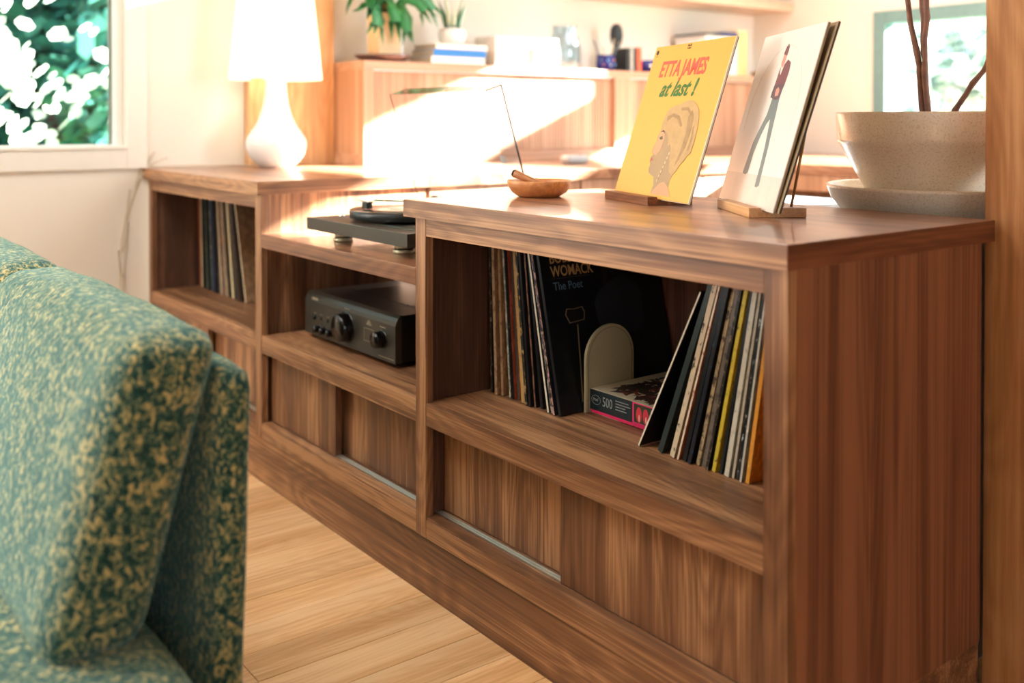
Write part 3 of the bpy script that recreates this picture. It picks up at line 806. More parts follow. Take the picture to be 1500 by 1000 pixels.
# ------------------------------------------------------------------ record sleeves
LPS = .368
_cols = {}
def sleeve_mat(col, marks=None, freq=(1, 60, 26), amt=.55):
    key = (col, marks, amt)
    if key in _cols: return _cols[key]
    m, nt, b = newmat('sleeve_%d_%d_%d' % col)
    c = srgb(*col)
    N, L = nt.nodes, nt.links
    tc = N.new('ShaderNodeTexCoord'); mp = N.new('ShaderNodeMapping'); mp.inputs['Scale'].default_value = (60, 60, 38)
    oi = N.new('ShaderNodeObjectInfo'); cb = N.new('ShaderNodeCombineXYZ')
    ml = N.new('ShaderNodeMath'); ml.operation = 'MULTIPLY'; ml.inputs[1].default_value = 30
    L.new(oi.outputs['Random'], ml.inputs[0]); L.new(ml.outputs[0], cb.inputs[2]); L.new(cb.outputs[0], mp.inputs['Location'])
    L.new(tc.outputs['Object'], mp.inputs['Vector'])
    nz = N.new('ShaderNodeTexNoise'); nz.inputs['Scale'].default_value = 1.0; nz.inputs['Detail'].default_value = 5; nz.inputs['Roughness'].default_value = .75
    L.new(mp.outputs[0], nz.inputs['Vector'])
    rp = N.new('ShaderNodeValToRGB'); rp.color_ramp.interpolation = 'LINEAR'
    amt = amt-.065
    rp.color_ramp.elements[0].position = amt; rp.color_ramp.elements[0].color = c
    rp.color_ramp.elements[1].position = amt+.07; rp.color_ramp.elements[1].color = srgb(*(marks or tuple(min(255, int(k*1.15)+8) for k in col)))
    L.new(nz.outputs['Fac'], rp.inputs['Fac']); L.new(rp.outputs['Color'], b.inputs['Base Color'])
    setp(b, rough=.38, spec=.5)
    _cols[key] = m
    return m

def sleeve(xb, xt, thick, spine, cover, label, group, yoff=0, marks=None, amt=.58, open_edge=False):
    """one sleeve standing on the shelf, tipped sideways; its bottom middle at xb, its top at xt (z .334 above)"""
    ang = math.atan2(xt-xb, .334)
    y0 = .175+yoff
    t = thing('record_sleeve', label, 'record', (xb, y0, ZS+.0006+abs(math.sin(ang))*thick/2), (0, ang, 0), group)
    h = thick/2
    m = MB(); m.box(-h, h, .0008, LPS, 0, LPS)
    m.build('cover', sleeve_mat(cover), t, min(.0006, h*.3), 1)
    m = MB()
    if open_edge:   # mouth of the sleeve: two card edges with the inner between them
        m.box(-h, -h*.45, 0, .0007, .001, LPS-.001); m.box(h*.45, h, 0, .0007, .001, LPS-.001)
    else:
        m.box(-h, h, 0, .0007, .0005, LPS-.0005)
    m.build('spine', sleeve_mat(spine, marks, amt=amt), t)
    return t
BK = (16, 17, 19)
GA, GB_, GC = 'records leaning left in the right cabinet', 'records leaning right in the right cabinet', 'records in the left cabinet'
L1 = [
 (-1.944, -1.952, .007, (40, 38, 34), BK, 'charcoal speckled record sleeve, farthest left in the right cabinet', (170, 160, 140), .6),
 (-1.933, -1.943, .006, (22, 22, 22), (90, 44, 26), 'black record sleeve between the charcoal-speckled one and the tan pair', None, .6),
 (-1.917, -1.931, .009, (150, 116, 84), (120, 86, 58), 'worn tan record sleeve, the left one of the tan pair', (196, 168, 130), .5),
 (-1.903, -1.918, .008, (172, 140, 104), (140, 104, 70), 'light tan record sleeve, the right one of the tan pair', (110, 80, 56), .6),
 (-1.874, -1.902, .006, (128, 140, 128), (60, 60, 54), 'pale grey-green record sleeve with a worn white lower spine', (214, 210, 196), .55),
 (-1.860, -1.889, .008, (16, 16, 18), (150, 70, 44), 'black record sleeve with speckled spine just right of the grey-green one', (190, 186, 170), .66),
 (-1.844, -1.872, .006, (60, 66, 64), (180, 120, 80), 'slate grey record sleeve left of the gold one', None, .6),
 (-1.822, -1.855, .013, (188, 152, 96), (160, 120, 70), 'thick gold-tan record sleeve, widest spine of the left-leaning records', (160, 122, 72), .6),
 (-1.803, -1.840, .008, (34, 34, 32), BK, 'black record sleeve with broken gold lettering on its spine', (176, 146, 92), .58),
 (-1.790, -1.828, .006, (14, 14, 16), BK, 'plain black record sleeve between gold-lettered and brown spines', None, .6),
 (-1.778, -1.817, .005, (126, 84, 62), BK, 'thin reddish-brown record sleeve between two black ones', (70, 44, 34), .55),
 (-1.760, -1.807, .009, (13, 13, 15), BK, 'wide black record sleeve just left of the white-edged trio', None, .6),
 (-1.728, -1.797, .0055, (222, 214, 192), (40, 40, 40), 'cream-white edged record sleeve, first of the slanting white-edged trio', (190, 178, 150), .6),
 (-1.716, -1.788, .0055, (170, 164, 148), (30, 32, 36), 'grey-white edged record sleeve, middle of the slanting white-edged trio', (40, 40, 44), .5),
 (-1.704, -1.779, .0055, (196, 150, 136), (24, 24, 28), 'pinkish edged record sleeve with dark marks, right of the white-edged trio', (40, 36, 40), .52),
]
for xb, xt, th, sp_, cv, lab, mk_, am_ in L1:
    sleeve(xb, xt, th, sp_, cv, lab, GA, random.uniform(-.006, .006), mk_, am_)
# sleeve whose dark front cover is seen, with its lettering
wo = sleeve(-1.690, -1.766, .008, (12, 13, 16), (9, 11, 15), 'black record sleeve facing right with bronze and blue title lettering', GA, 0, (150, 150, 150), .68)
def onside(mb_or_text, M=None): pass
Ms = lambda y, z: Matrix.Translation((.0044, y, z)) @ Matrix(((0, 0, 1, 0), (1, 0, 0, 0), (0, 1, 0, 0), (0, 0, 0, 1)))
bronze = plain('bronze_ink', srgb(196, 160, 112), rough=.5); blue_ink = plain('slate_ink', srgb(96, 128, 148), rough=.5)
text_obj('lettering', 'BOBBY', bronze, wo, .034, Ms(.028, .3325), sx=.8, bold=.0006)
text_obj('lettering', 'WOMACK', bronze, wo, .034, Ms(.028, .3025), sx=.80, bold=.0006)
text_obj('lettering', 'The Poet', blue_ink, wo, .026, Ms(.030, .2715), sx=.9, bold=.0002)
m = MB(); m.box(.0041, .0045, .028, .145, .2970, .2981); m.build('rule_line', plain('grey_ink', srgb(84, 90, 96)), wo)
def side_poly(pts, mat, nm='cover_print', d=.0044):
    MB().prism(pts, lambda a, b_, t: (t, a, b_), d-.0003, d).build(nm, mat, wo)
suit = plain('print_suit', srgb(38, 41, 48), rough=.5); suit2 = plain('print_skin_dark', srgb(46, 38, 34), rough=.5)
side_poly([(.145, .235), (.165, .26), (.20, .275), (.24, .29), (.28, .27), (.30, .24), (.29, .16), (.25, .15), (.17, .16), (.148, .19)], suit)
side_poly([(.215, .287), (.235, .31), (.242, .335), (.222, .345), (.205, .335), (.2, .31)], suit2, d=.0046)
side_poly([(.19, .27), (.197, .30), (.187, .345), (.178, .34), (.18, .30), (.178, .27)], suit2, d=.0048)
gold = plain('print_brass', srgb(120, 106, 84), rough=.5)
for pts in ([(.052, .215), (.058, .228), (.082, .226), (.106, .229), (.112, .216), (.108, .198), (.086, .196), (.062, .194)],):
    side_poly(pts, gold, d=.0045)
    side_poly([((a-.082)*.88+.082, (b_-.212)*.86+.212) for a, b_ in pts], sleeve_mat((12, 13, 16)), d=.0047)
m = MB(); m.prism([(.083, .19), (.087, .19), (.079, .10), (.070, .02), (.066, .02), (.075, .10)], lambda a, b_, t: (t, a, b_), .0042, .0046); m.build('guitar_neck', gold, wo)

L2 = [
 (-1.442, -1.277, .0035, (232, 224, 202), (12, 12, 14), 'thin cream-edged black record sleeve slanting most, beside the puzzle box', (200, 190, 164), .6),
 (-1.387, -1.262, .012, (38, 50, 50), (24, 30, 32), 'thick dark slate-green record sleeve right of the steepest-slanting one', None, .64),
 (-1.353, -1.249, .011, (212, 196, 166), (150, 130, 100), 'cream record sleeve with black lettering along its spine', (44, 40, 36), .62),
 (-1.338, -1.239, .004, (230, 218, 190), (160, 90, 60), 'thin off-white record sleeve right of the cream lettered one', (170, 100, 70), .6),
 (-1.323, -1.230, .009, (14, 14, 15), BK, 'plain black record sleeve, first right of the thin off-white one', None, .66),
 (-1.308, -1.219, .008, (20, 26, 36), BK, 'blue-black record sleeve with tiny blue specks on its spine', (60, 100, 130), .64),
 (-1.292, -1.209, .008, (176, 156, 118), (130, 110, 80), 'dull tan record sleeve right of the blue-black one', (70, 60, 50), .56),
 (-1.277, -1.199, .009, (110, 100, 88), (90, 80, 70), 'taupe grey record sleeve between the tan and yellow spines', (70, 62, 56), .58),
 (-1.264, -1.188, .006, (34, 30, 28), BK, 'dark brown speckled record sleeve touching the yellow one on its left', (150, 130, 100), .6),
 (-1.250, -1.178, .008, (206, 184, 60), (190, 160, 40), 'yellow record sleeve with dark lettering in the right-leaning row', (64, 56, 30), .62),
 (-1.235, -1.1665, .006, (16, 22, 26), BK, 'black record sleeve directly right of the yellow one', None, .66),
 (-1.219, -1.157, .010, (206, 202, 184), (170, 170, 150), 'wide pale grey-cream record sleeve right of the yellow one and the black one', (170, 166, 148), .6),
 (-1.206, -1.148, .005, (184, 178, 158), (150, 140, 120), 'narrow light grey record sleeve touching the wide pale one', (150, 140, 124), .6),
 (-1.195, -1.139, .007, (18, 18, 20), BK, 'black record sleeve with white spine lettering near the right stile', (200, 200, 196), .62),
 (-1.185, -1.131, .004, (196, 196, 182), (150, 150, 140), 'thin pale record sleeve beside the orange one', None, .6),
 (-1.173, -1.121, .008, (220, 152, 56), (200, 120, 40), 'orange record sleeve at the right stile, last of the row', (240, 190, 100), .62),
]
for xb, xt, th, sp_, cv, lab, mk_, am_ in L2:
    sleeve(xb, xt, th, sp_, cv, lab, GB_, random.uniform(-.004, .004), mk_, am_)

L3 = [
 (-3.862, -3.876, .006, (176, 84, 64), (120, 50, 40), 'rust red record sleeve, first on the left in the left cabinet', (120, 44, 34), .55),
 (-3.848, -3.862, .012, (206, 186, 148), (170, 150, 110), 'pale straw record sleeve second from the left in the left cabinet', (150, 128, 96), .6),
 (-3.826, -3.842, .010, (30, 42, 42), (20, 26, 28), 'dark green-black record sleeve right of the straw one', None, .62),
 (-3.795, -3.820, .016, (122, 118, 84), (90, 90, 60), 'thick olive mottled record sleeve in the left cabinet', (70, 72, 54), .5),
 (-3.772, -3.800, .009, (46, 60, 62), (30, 40, 44), 'dark teal record sleeve right of the olive one', (120, 130, 110), .62),
 (-3.748, -3.778, .009, (166, 160, 128), (120, 110, 80), 'grey-cream mottled record sleeve left of the navy one', (80, 84, 70), .5),
 (-3.718, -3.750, .018, (24, 50, 84), (20, 36, 60), 'navy blue record sleeve in the middle of the left cabinet row', (40, 56, 74), .6),
 (-3.690, -3.725, .010, (36, 38, 44), BK, 'black record sleeve touching the navy one on its right', (90, 84, 80), .6),
 (-3.666, -3.702, .014, (122, 112, 98), (100, 90, 80), 'grey-brown mottled record sleeve right of the navy and black ones', (70, 62, 56), .5),
 (-3.640, -3.680, .007, (214, 196, 164), (170, 150, 120), 'thin cream record sleeve left of the red-brown one', None, .6),
 (-3.618, -3.660, .012, (150, 72, 56), (110, 50, 40), 'red-brown record sleeve in the left cabinet with grey scuffs', (96, 92, 88), .5),
 (-3.594, -3.642, .008, (204, 190, 160), (150, 130, 100), 'off-white record sleeve right of the red-brown one', (150, 90, 66), .6),
 (-3.570, -3.623, .010, (44, 40, 40), BK, 'dark brown record sleeve left of the wide cream one', (96, 80, 66), .56),
 (-3.540, -3.597, .014, (224, 210, 170), (180, 160, 110), 'wide cream and yellow record sleeve, brightest in the left cabinet', (214, 170, 84), .6),
 (-3.512, -3.575, .012, (20, 40, 50), (16, 24, 30), 'dark petrol blue record sleeve right of the wide cream one', (40, 80, 90), .58),
 (-3.480, -3.553, .016, (96, 72, 52), (70, 50, 36), 'brown record sleeve near the right end of the left cabinet row', (60, 46, 36), .5),
 (-3.455, -3.538, .007, (28, 26, 26), BK, 'thin black record sleeve before the last slanting cream one', None, .6),
 (-3.420, -3.512, .008, (220, 200, 168), (150, 120, 90), 'cream edged record sleeve slanting most, last on the right in the left cabinet', (170, 140, 110), .6),
]
for xb, xt, th, sp_, cv, lab, mk_, am_ in L3:
    sleeve(xb, xt, th, sp_, cv, lab, GC, random.uniform(-.004, .004), mk_, am_)

# bookend and puzzle box
be_m = plain('khaki_leatherette', srgb(176, 170, 138), rough=.6, var=.05, scale=200, bump=.1)
be = thing('bookend', 'khaki arched bookend with stitched rim holding up the left-leaning records', 'bookend', (-1.680, .3135, ZS+.0005))
def arch(w, h, n=20):
    P = [(-w/2, 0)]
    P += [(-w/2*math.cos(PI*i/n), h-w/2+w/2*math.sin(PI*i/n)) for i in range(n+1)]
    P += [(w/2, 0)]
    return P
MB().prism(arch(.147, .190), lambda a, b_, t: (t, a, b_), -.004, .004).build('upright', be_m, be, .001)
def ring(w, h, g, d):
    a1, a2 = arch(w, h), arch(w-2*g, h-g)
    m = MB(); n = len(a1)
    for i in range(n-1):
        p, q, r_, s_ = a1[i], a1[i+1], a2[i+1], a2[i]
        m.prism([p, q, r_, s_], lambda a, b_, t: (t, a, b_), .0040, .0040+d)
    return m
ring(.134, .1835, .0012, .0005).build('stitching', plain('stitch', srgb(120, 112, 88)), be)
B(.004, .10, -.06, .06, 0, .0012).build('foot_plate', be_m, be)

bxo = thing('puzzle_box', 'dark floral jigsaw box with a pink base and 500 printed on its side', 'box', (-1.567, .385, ZS+.0018), world=False)
bw, bd = .214, .265
B(-bw/2, bw/2, -bd/2, bd/2, 0, .050).build('base_tray', plain('box_pink', srgb(226, 44, 104), rough=.5), bxo, .0008)
B(-bw/2-.0012, bw/2+.0012, -bd/2-.0012, bd/2+.0012, .0075, .0525).build('lid', plain('box_dark', srgb(22, 38, 44), rough=.45), bxo, .0006)
m = MB(); m.box(-bw/2-.0012, bw/2+.0012, -bd/2-.0012, bd/2+.0012, .0525, .0530); m.build('lid_print', plain('box_cream', srgb(214, 204, 178), rough=.5), bxo)
yf = -bd/2-.0015
B(.026, bw/2+.0012, yf-.0001, yf+.0003, .0075, .0525).build('pink_panel', plain('box_pink2', srgb(224, 48, 110), rough=.5), bxo)
B(.031, bw/2+.0012, yf-.0003, yf+.0002, .011, .050).build('leaf_panel', plain('box_leaf', srgb(50, 60, 36), rough=.5), bxo)
coral = plain('box_coral', srgb(216, 56, 76), rough=.5); pale = plain('box_pale', srgb(238, 190, 170), rough=.5)
def ell(cx, cz, rx, rz, n=14): return [(cx+rx*math.cos(2*PI*i/n), cz+rz*math.sin(2*PI*i/n)) for i in range(n)]
for cx in (.046, .066, .088):
    MB().prism(ell(cx, .0285, .0085, .0165), lambda a, b_, t: (a, t, b_), yf-.0006, yf-.0003).build('petal_print', coral, bxo)
    MB().prism(ell(cx+.001, .0215, .0022, .0075), lambda a, b_, t: (a, t, b_), yf-.0009, yf-.0006).build('petal_print', pale, bxo)
wh = plain('box_print_grey', srgb(150, 160, 160), rough=.5)
Mb = lambda x, z: Matrix.Translation((x, yf-.0002, z)) @ Matrix.Rotation(R(90), 4, 'X')
text_obj('lettering', '500', wh, bxo, .030, Mb(-.068, .0215), sx=.72)
text_obj('lettering', 'fred', wh, bxo, .011, Mb(-.0985, .0285), shear=.2, sx=.9)
m = MB()
outr = ell(-.0885, .031, .0145, .0105, 24); inn = ell(-.0885, .031, .0138, .0098, 24)
for i in range(24):
    j = (i+1) % 24; m.prism([outr[i], outr[j], inn[j], inn[i]], lambda a, b_, t: (a, t, b_), yf-.0004, yf)
m.build('oval_emblem', wh, bxo)
for k, wd in enumerate((.040, .046, .030, .034)):
    m = MB()
    m.box(-.026, -.026+wd, yf-.0004, yf, .0415-k*.0062, .0433-k*.0062)
    m.build('text_line', wh, bxo)

# floral print on the lid
rnd = random.Random(3)
fl1 = plain('flower_dark', srgb(58, 34, 30), rough=.5); fl2 = plain('flower_red', srgb(120, 50, 44), rough=.5); fl3 = plain('leaf_dark', srgb(40, 46, 34), rough=.5)
for mm, cnt, r0 in ((fl3, 130, .046), (fl1, 110, .042), (fl2, 34, .026)):
    m = MB()
    for k in range(cnt):
        cx, cy = rnd.uniform(-bw/2+.030, bw/2-.012), rnd.uniform(-bd/2+.024, bd/2-.02)
        a = rnd.uniform(0, 2*PI); L_ = r0*rnd.uniform(.5, .9); w_ = L_*.25
        ca, sa = math.cos(a), math.sin(a)
        P = [(cx-ca*L_*.6, cy-sa*L_*.6), (cx+sa*w_, cy-ca*w_), (cx+ca*L_*.6, cy+sa*L_*.6), (cx-sa*w_, cy+ca*w_)]
        P = [(max(-bw/2, min(bw/2, a_)), max(-bd/2, min(bd/2, b_))) for a_, b_ in P]
        zz = .0531+(.0001 if mm is fl1 else .0002 if mm is fl2 else 0)+k*1e-6
        n = len(m.v); m.v += [(a_, b_, zz) for a_, b_ in P]; m.face([n, n+1, n+2, n+3])
    o = m.build('flower_print', mm, bxo); o['kind'] = 'stuff'

# ------------------------------------------------------------------ the two displayed sleeves
def poly_print(nm, pts, mat, parent, d=.0004, base=0.0):
    return MB().prism(pts, lambda a, b_, t: (a, t, b_), -base-d, -base).build(nm, mat, parent)
def stand_thing(name, label, mat, loc, yawz, W_, D_, H_, rodmat=None):
    t = thing(name, label, 'stand', loc, (0, 0, yawz))
    g0, g1, gz = .026, .048, H_-.007
    prof = [(0, 0), (D_, 0), (D_, H_), (g1, H_), (g1-.002, gz), (g0-.001, gz), (g0-.003, H_), (0, H_)]
    MB().prism(prof, lambda a, b_, tt_: (tt_, a, b_), 0, W_).build('block', mat, t, .0008)
    if rodmat:
        for xx, dx in ((.06, .01), (.207, -.004)):
            MB().tube([(xx+dx, D_-.022, H_-.003), (xx, D_-.002+.008, .17)], .0028, 10).build('rod', rodmat, t)
        MB().tube([(.06, D_+.006, .168), (.207, D_+.006, .168)], .0028, 10).build('rod', rodmat, t)
    return t

y1, lean1 = R(-18.8), R(18.0)
d1 = Vector((math.cos(y1), math.sin(y1), 0)); n1_ = Vector((-math.sin(y1), math.cos(y1), 0))
o1 = Vector((-1.7794, .4214, .9275))
s1 = o1 + d1*.012 - n1_*.030; s1.z = ZT+.0003
stand_thing('record_stand', 'dark walnut block stand under the yellow record sleeve', wal_blk, s1, y1, .228, .110, .0185, wal_blk)
yel = plain('sleeve_yellow', srgb(232, 174, 78), rough=.42, var=.015, scale=4)
cream_card = plain('sleeve_card', srgb(236, 226, 206), rough=.6)
brown_card = plain('sleeve_brown_edge', srgb(120, 78, 56), rough=.6)
e1 = thing('record_sleeve', 'yellow record sleeve with red and green title lettering on the walnut stand', 'record', o1, (-lean1, 0, y1), 'displayed record sleeves')
B(0, .368, 0, .0022, 0, .368).build('cover', yel, e1, .0005, 1)
B(.0003, .3685, .0023, .0040, -.001, .369).build('inner_card', cream_card, e1, .0003, 1)
B(.0, .3680, .0041, .0062, 0, .3675).build('back_cover', brown_card, e1, .0004, 1)
B(.3662, .3684, -.0002, .0022, 0, .368).build('spine_edge', cream_card, e1)
red = plain('ink_red', srgb(238, 92, 74), rough=.5); green = plain('ink_green', srgb(46, 112, 46), rough=.5)
ink = plain('ink_black', srgb(30, 28, 26), rough=.5)
Mt = lambda x, z, b=.0003: Matrix.Translation((x, -b, z)) @ Matrix.Rotation(R(90), 4, 'X')
text_obj('title_lettering', 'ETTA JAMES', red, e1, .0535, Mt(.0555, .2895), shear=.12, sx=.775, bold=.0016)
text_obj('title_lettering', 'at last', green, e1, .056, Mt(.086, .2400), shear=.42, sx=1.0, bold=.0014)
text_obj('title_lettering', '!', green, e1, .054, Mt(.240, .2400), shear=.30, sx=.95, bold=.0024)
text_obj('lettering', 'HI-FI', ink, e1, .0085, Mt(.160, .3585), sx=1.1, bold=.0001)
text_obj('lettering', 'STEREO', ink, e1, .0048, Mt(.161, .3528), sx=1.05)
poly_print('emblem', ell(.0150, .3525, .0062, .0062, 20), ink, e1)
m = MB(); m.box(.009, .022, -.0004, 0, .3425, .3437); m.build('emblem_line', ink, e1)
# generic woman in profile, facing left, with swept-up pale hair
skin = plain('print_skin', srgb(206, 158, 118), rough=.5, var=.04, scale=20)
skin_sh = plain('print_skin_shade', srgb(170, 142, 106), rough=.5, var=.05, scale=18)
hairc = plain('print_hair', srgb(190, 156, 106), rough=.5, var=.10, scale=45)
hair2 = plain('print_hair_shade', srgb(164, 132, 88), rough=.5, var=.12, scale=60)
head = [(.188, .009), (.189, .030), (.180, .048), (.163, .052), (.150, .056), (.1438, .066), (.146, .076), (.1395, .083), (.143, .088), (.1400, .094), (.145, .099), (.1345, .108), (.138, .118), (.1440, .129), (.1435, .142), (.150, .160), (.160, .172), (.215, .175), (.270, .15), (.272, .07), (.2586, .0444), (.262, .028), (.2813, .009)]
poly_print('portrait_print', head, skin_sh, e1, .0004)
poly_print('portrait_print', [(.216, .035), (.236, .04), (.262, .028), (.2813, .009), (.190, .009), (.196, .018)], skin, e1, .0003, .0004)
poly_print('portrait_print', [(.142, .118), (.148, .134), (.150, .155), (.166, .165), (.180, .14), (.176, .11), (.160, .098), (.148, .100), (.1375, .108)], skin, e1, .0003, .0004)
hair = [(.150, .158), (.1475, .172), (.151, .188), (.158, .203), (.172, .212), (.190, .216), (.212, .219), (.232, .226), (.258, .2275), (.280, .220), (.298, .206), (.3100, .186), (.3165, .160), (.3185, .130), (.3165, .107), (.304, .100), (.296, .088), (.284, .080), (.276, .066), (.262, .055), (.244, .064), (.232, .09), (.222, .118), (.214, .126), (.205, .120), (.200, .135), (.188, .150), (.170, .158)]
poly_print('hair_print', hair, hairc, e1, .0003, .0007)
for cv in ([(.285, .19), (.292, .16), (.288, .12), (.272, .09), (.262, .075), (.270, .11), (.272, .15), (.262, .19), (.272, .205)],
           [(.165, .19), (.19, .198), (.22, .192), (.245, .17), (.24, .165), (.215, .184), (.19, .19), (.168, .178)],
           [(.30, .17), (.308, .14), (.305, .112), (.298, .112), (.300, .14), (.294, .165)],
           [(.22, .21), (.25, .212), (.275, .196), (.27, .192), (.25, .204), (.222, .204)]):
    poly_print('hair_print', cv, hair2, e1, .0002, .0010)
poly_print('portrait_print', [(.1535, .1395), (.166, .144), (.173, .137), (.163, .1345)], plain('print_eye', srgb(92, 84, 58)), e1, .0002, .0010)
poly_print('portrait_print', [(.153, .153), (.165, .158), (.177, .149), (.165, .1545)], ink, e1, .0002, .0010)
poly_print('portrait_print', [(.1405, .0825), (.149, .087), (.158, .085), (.149, .090), (.1415, .094)], plain('print_lips', srgb(188, 96, 84)), e1, .0002, .0010)
m = MB()
for k in range(7):
    m.prism(ell(.223-.0035*k, .104-.0105*k, .0022, .0036, 8), lambda a, b_, t: (a, t, b_), -.0013, -.0010)
m.build('earring_print', plain('print_pearl', srgb(216, 202, 160)), e1)

y2, lean2 = R(-33.9), R(16.3)
d2_ = Vector((math.cos(y2), math.sin(y2), 0)); n2_ = Vector((-math.sin(y2), math.cos(y2), 0))
o2 = Vector((-1.5025, .4795, .9275))
s2 = o2 + d2_*.097 - n2_*.030; s2.z = ZT+.0003
stand_thing('record_stand', 'pale maple block stand with brass rods under the white record sleeve', maple, s2, y2, .228, .112, .0185, brass_rod)
whc = plain('sleeve_white', srgb(232, 228, 220), rough=.30, var=.02, scale=5)
olive = plain('sleeve_olive_edge', srgb(150, 128, 96), rough=.5)
e2 = thing('record_sleeve', 'white record sleeve picturing a slim standing figure, front one on the maple stand', 'record', o2, (-lean2, 0, y2), 'displayed record sleeves')
B(0, .372, 0, .0024, 0, .372).build('cover', whc, e2, .0006, 1)
B(.002, .3722, .0026, .0060, -.001, .3715).build('inner_card', olive, e2, .0004, 1)
MBr = MB()
aro = [(.186+.15*math.cos(a), .19+.15*math.sin(a)) for a in [PI*i/30 for i in range(-2, 33)]]
ari = [(.186+.1492*math.cos(a), .19+.1492*math.sin(a)) for a in [PI*i/30 for i in range(-2, 33)]]
for i in range(len(aro)-1): MBr.prism([aro[i], aro[i+1], ari[i+1], ari[i]], lambda a, b_, t: (a, t, b_), -.0002, 0)
MBr.build('ring_wear', plain('ring_wear', srgb(214, 206, 194)), e2)
grey_fl = plain('print_floor_grey', srgb(206, 200, 192), rough=.35)
poly_print('floor_print', [(.001, .002), (.371, .002), (.371, .0675), (.001, .0632)], grey_fl, e2, .0002)
plum = plain('print_plum', srgb(112, 60, 72), rough=.5); plum2 = plain('print_plum_dark', srgb(84, 62, 74), rough=.5)
tealp = plain('print_trousers', srgb(104, 122, 124), rough=.5, var=.05); skp = plain('print_face', srgb(214, 150, 136), rough=.5)
poly_print('figure_print', [(.167, .323), (.173, .338), (.182, .3435), (.190, .338), (.192, .328), (.190, .318), (.172, .320)], plum, e2, .0002)
poly_print('figure_print', [(.171, .320), (.190, .318), (.188, .304), (.183, .292), (.173, .294), (.168, .303), (.170, .310)], skp, e2, .0002, .0002)
poly_print('figure_print', [(.174, .300), (.186, .296), (.205, .308), (.226, .301), (.232, .284), (.229, .262), (.222, .245), (.2195, .228), (.176, .229), (.162, .231), (.160, .240), (.166, .262), (.168, .284)], plum, e2, .0002)
poly_print('figure_print', [(.165, .255), (.229, .256), (.222, .243), (.2195, .226), (.200, .222), (.161, .229), (.161, .238)], plum2, e2, .0002, .0002)
poly_print('figure_print', [(.174, .296), (.181, .291), (.192, .300), (.184, .276), (.177, .282)], whc, e2, .0002, .0004)
poly_print('figure_print', [(.184, .246), (.196, .250), (.207, .243), (.206, .232), (.190, .230), (.184, .236)], skp, e2, .0002, .0004)
poly_print('figure_print', [(.176, .229), (.2195, .227), (.226, .192), (.232, .155), (.238, .126), (.243, .085), (.250, .045), (.236, .040), (.2235, .042), (.222, .085), (.216, .128), (.200, .182), (.184, .172), (.168, .145), (.155, .110), (.1536, .0668), (.140, .062), (.1204, .065), (.126, .10), (.132, .1326), (.152, .165), (.170, .192)], tealp, e2, .0002, .0001)
pinkw = plain('print_watermark', srgb(170, 160, 152))
e3 = thing('record_sleeve', 'brown-edged record sleeve standing behind the white one on the maple stand', 'record', o2+d2_*.010+n2_*.0085, (-lean2-R(1.2), 0, y2), 'displayed record sleeves')
B(0, .372, .0, .0050, 0, .374).build('cover', olive, e3, .0006, 1)
B(.3722, .3727, .0006, .0044, .001, .373).build('spine', plain('sleeve_dark_spine', srgb(60, 48, 36)), e3)

# ------------------------------------------------------------------ wooden bowl with a stick
BC = (-1.912, .296, ZT+.0003)
bo = thing('wooden_bowl', 'small shallow wooden bowl on the right countertop', 'bowl', BC)
MB().lathe([(0, 0), (.048, 0), (.052, .0015), (.068, .012), (.077, .027), (.0785, .038), (.0775, .0402), (.0750, .0400), (.072, .034), (.064, .020), (.05, .011), (0, .008)], seg=64, capb=False).build('body', bowl_w, bo)
st = MB()
A, Bq = Vector((-.066, -.030, .056)), Vector((.035, .020, .016))
st.tube([A+(Bq-A)*t for t in (0, .06, .2, .4, .6, .8, 1)], [.007, .0105, .0095, .0085, .008, .0075, .006], 12)
stk = tag(st.build('burnt_stick', wood('stick_wood', 'x', srgb(110, 64, 36), srgb(150, 96, 58), srgb(176, 120, 76)), None), 'brown wooden stick with a charred end lying in the wooden bowl', 'stick')
stk.location = BC
tip = MB(); tip.tube([A-(Bq-A)*.004, A+(Bq-A)*.05], [.0075, .0110], 12)
tip.build('charred_end', plain('char', srgb(44, 34, 30), rough=.9, bump=.4), stk)

# ------------------------------------------------------------------ things on the hutch
HT = HZ1+.0005
tray = thing('serving_dish', 'shallow dark brown oval dish on the left end of the hutch', 'dish', (-3.76, .935, HT))
MB().lathe([(0, 0), (.07, 0), (.085, .003), (.110, .016), (.125, .028), (.122, .029), (.105, .02), (.08, .009), (0, .008)], seg=48, capb=False).build('body', plain('dark_glaze', srgb(104, 76, 70), rough=.3), tray)
pp = thing('tall_planter', 'tall square pale wooden planter holding the green fern, on the brown dish', 'planter', (-3.765, .945, HT+.009))
B(-.05, .05, -.055, .050, 0, .20).build('body', plain('peach_wood', srgb(240, 206, 160), rough=.6, var=.04), pp, .002)
B(-.045, .052, .0505, .062, 0, .20).build('side_board', ceramic_w, pp, .001)
B(-.046, .046, -.05, .046, .2, .204).build('soil', plain('soil_dark', srgb(50, 40, 34), rough=1), pp)
green1 = plain('fern_green', srgb(34, 112, 52), rough=.45, var=.35, scale=14); green2 = plain('fern_green_pale', srgb(70, 140, 92), rough=.5, var=.25, scale=14)
fern = thing('staghorn_fern', 'green staghorn fern with forked drooping leaves over the tall planter', 'plant', (-3.765, .945, HT+.2135))
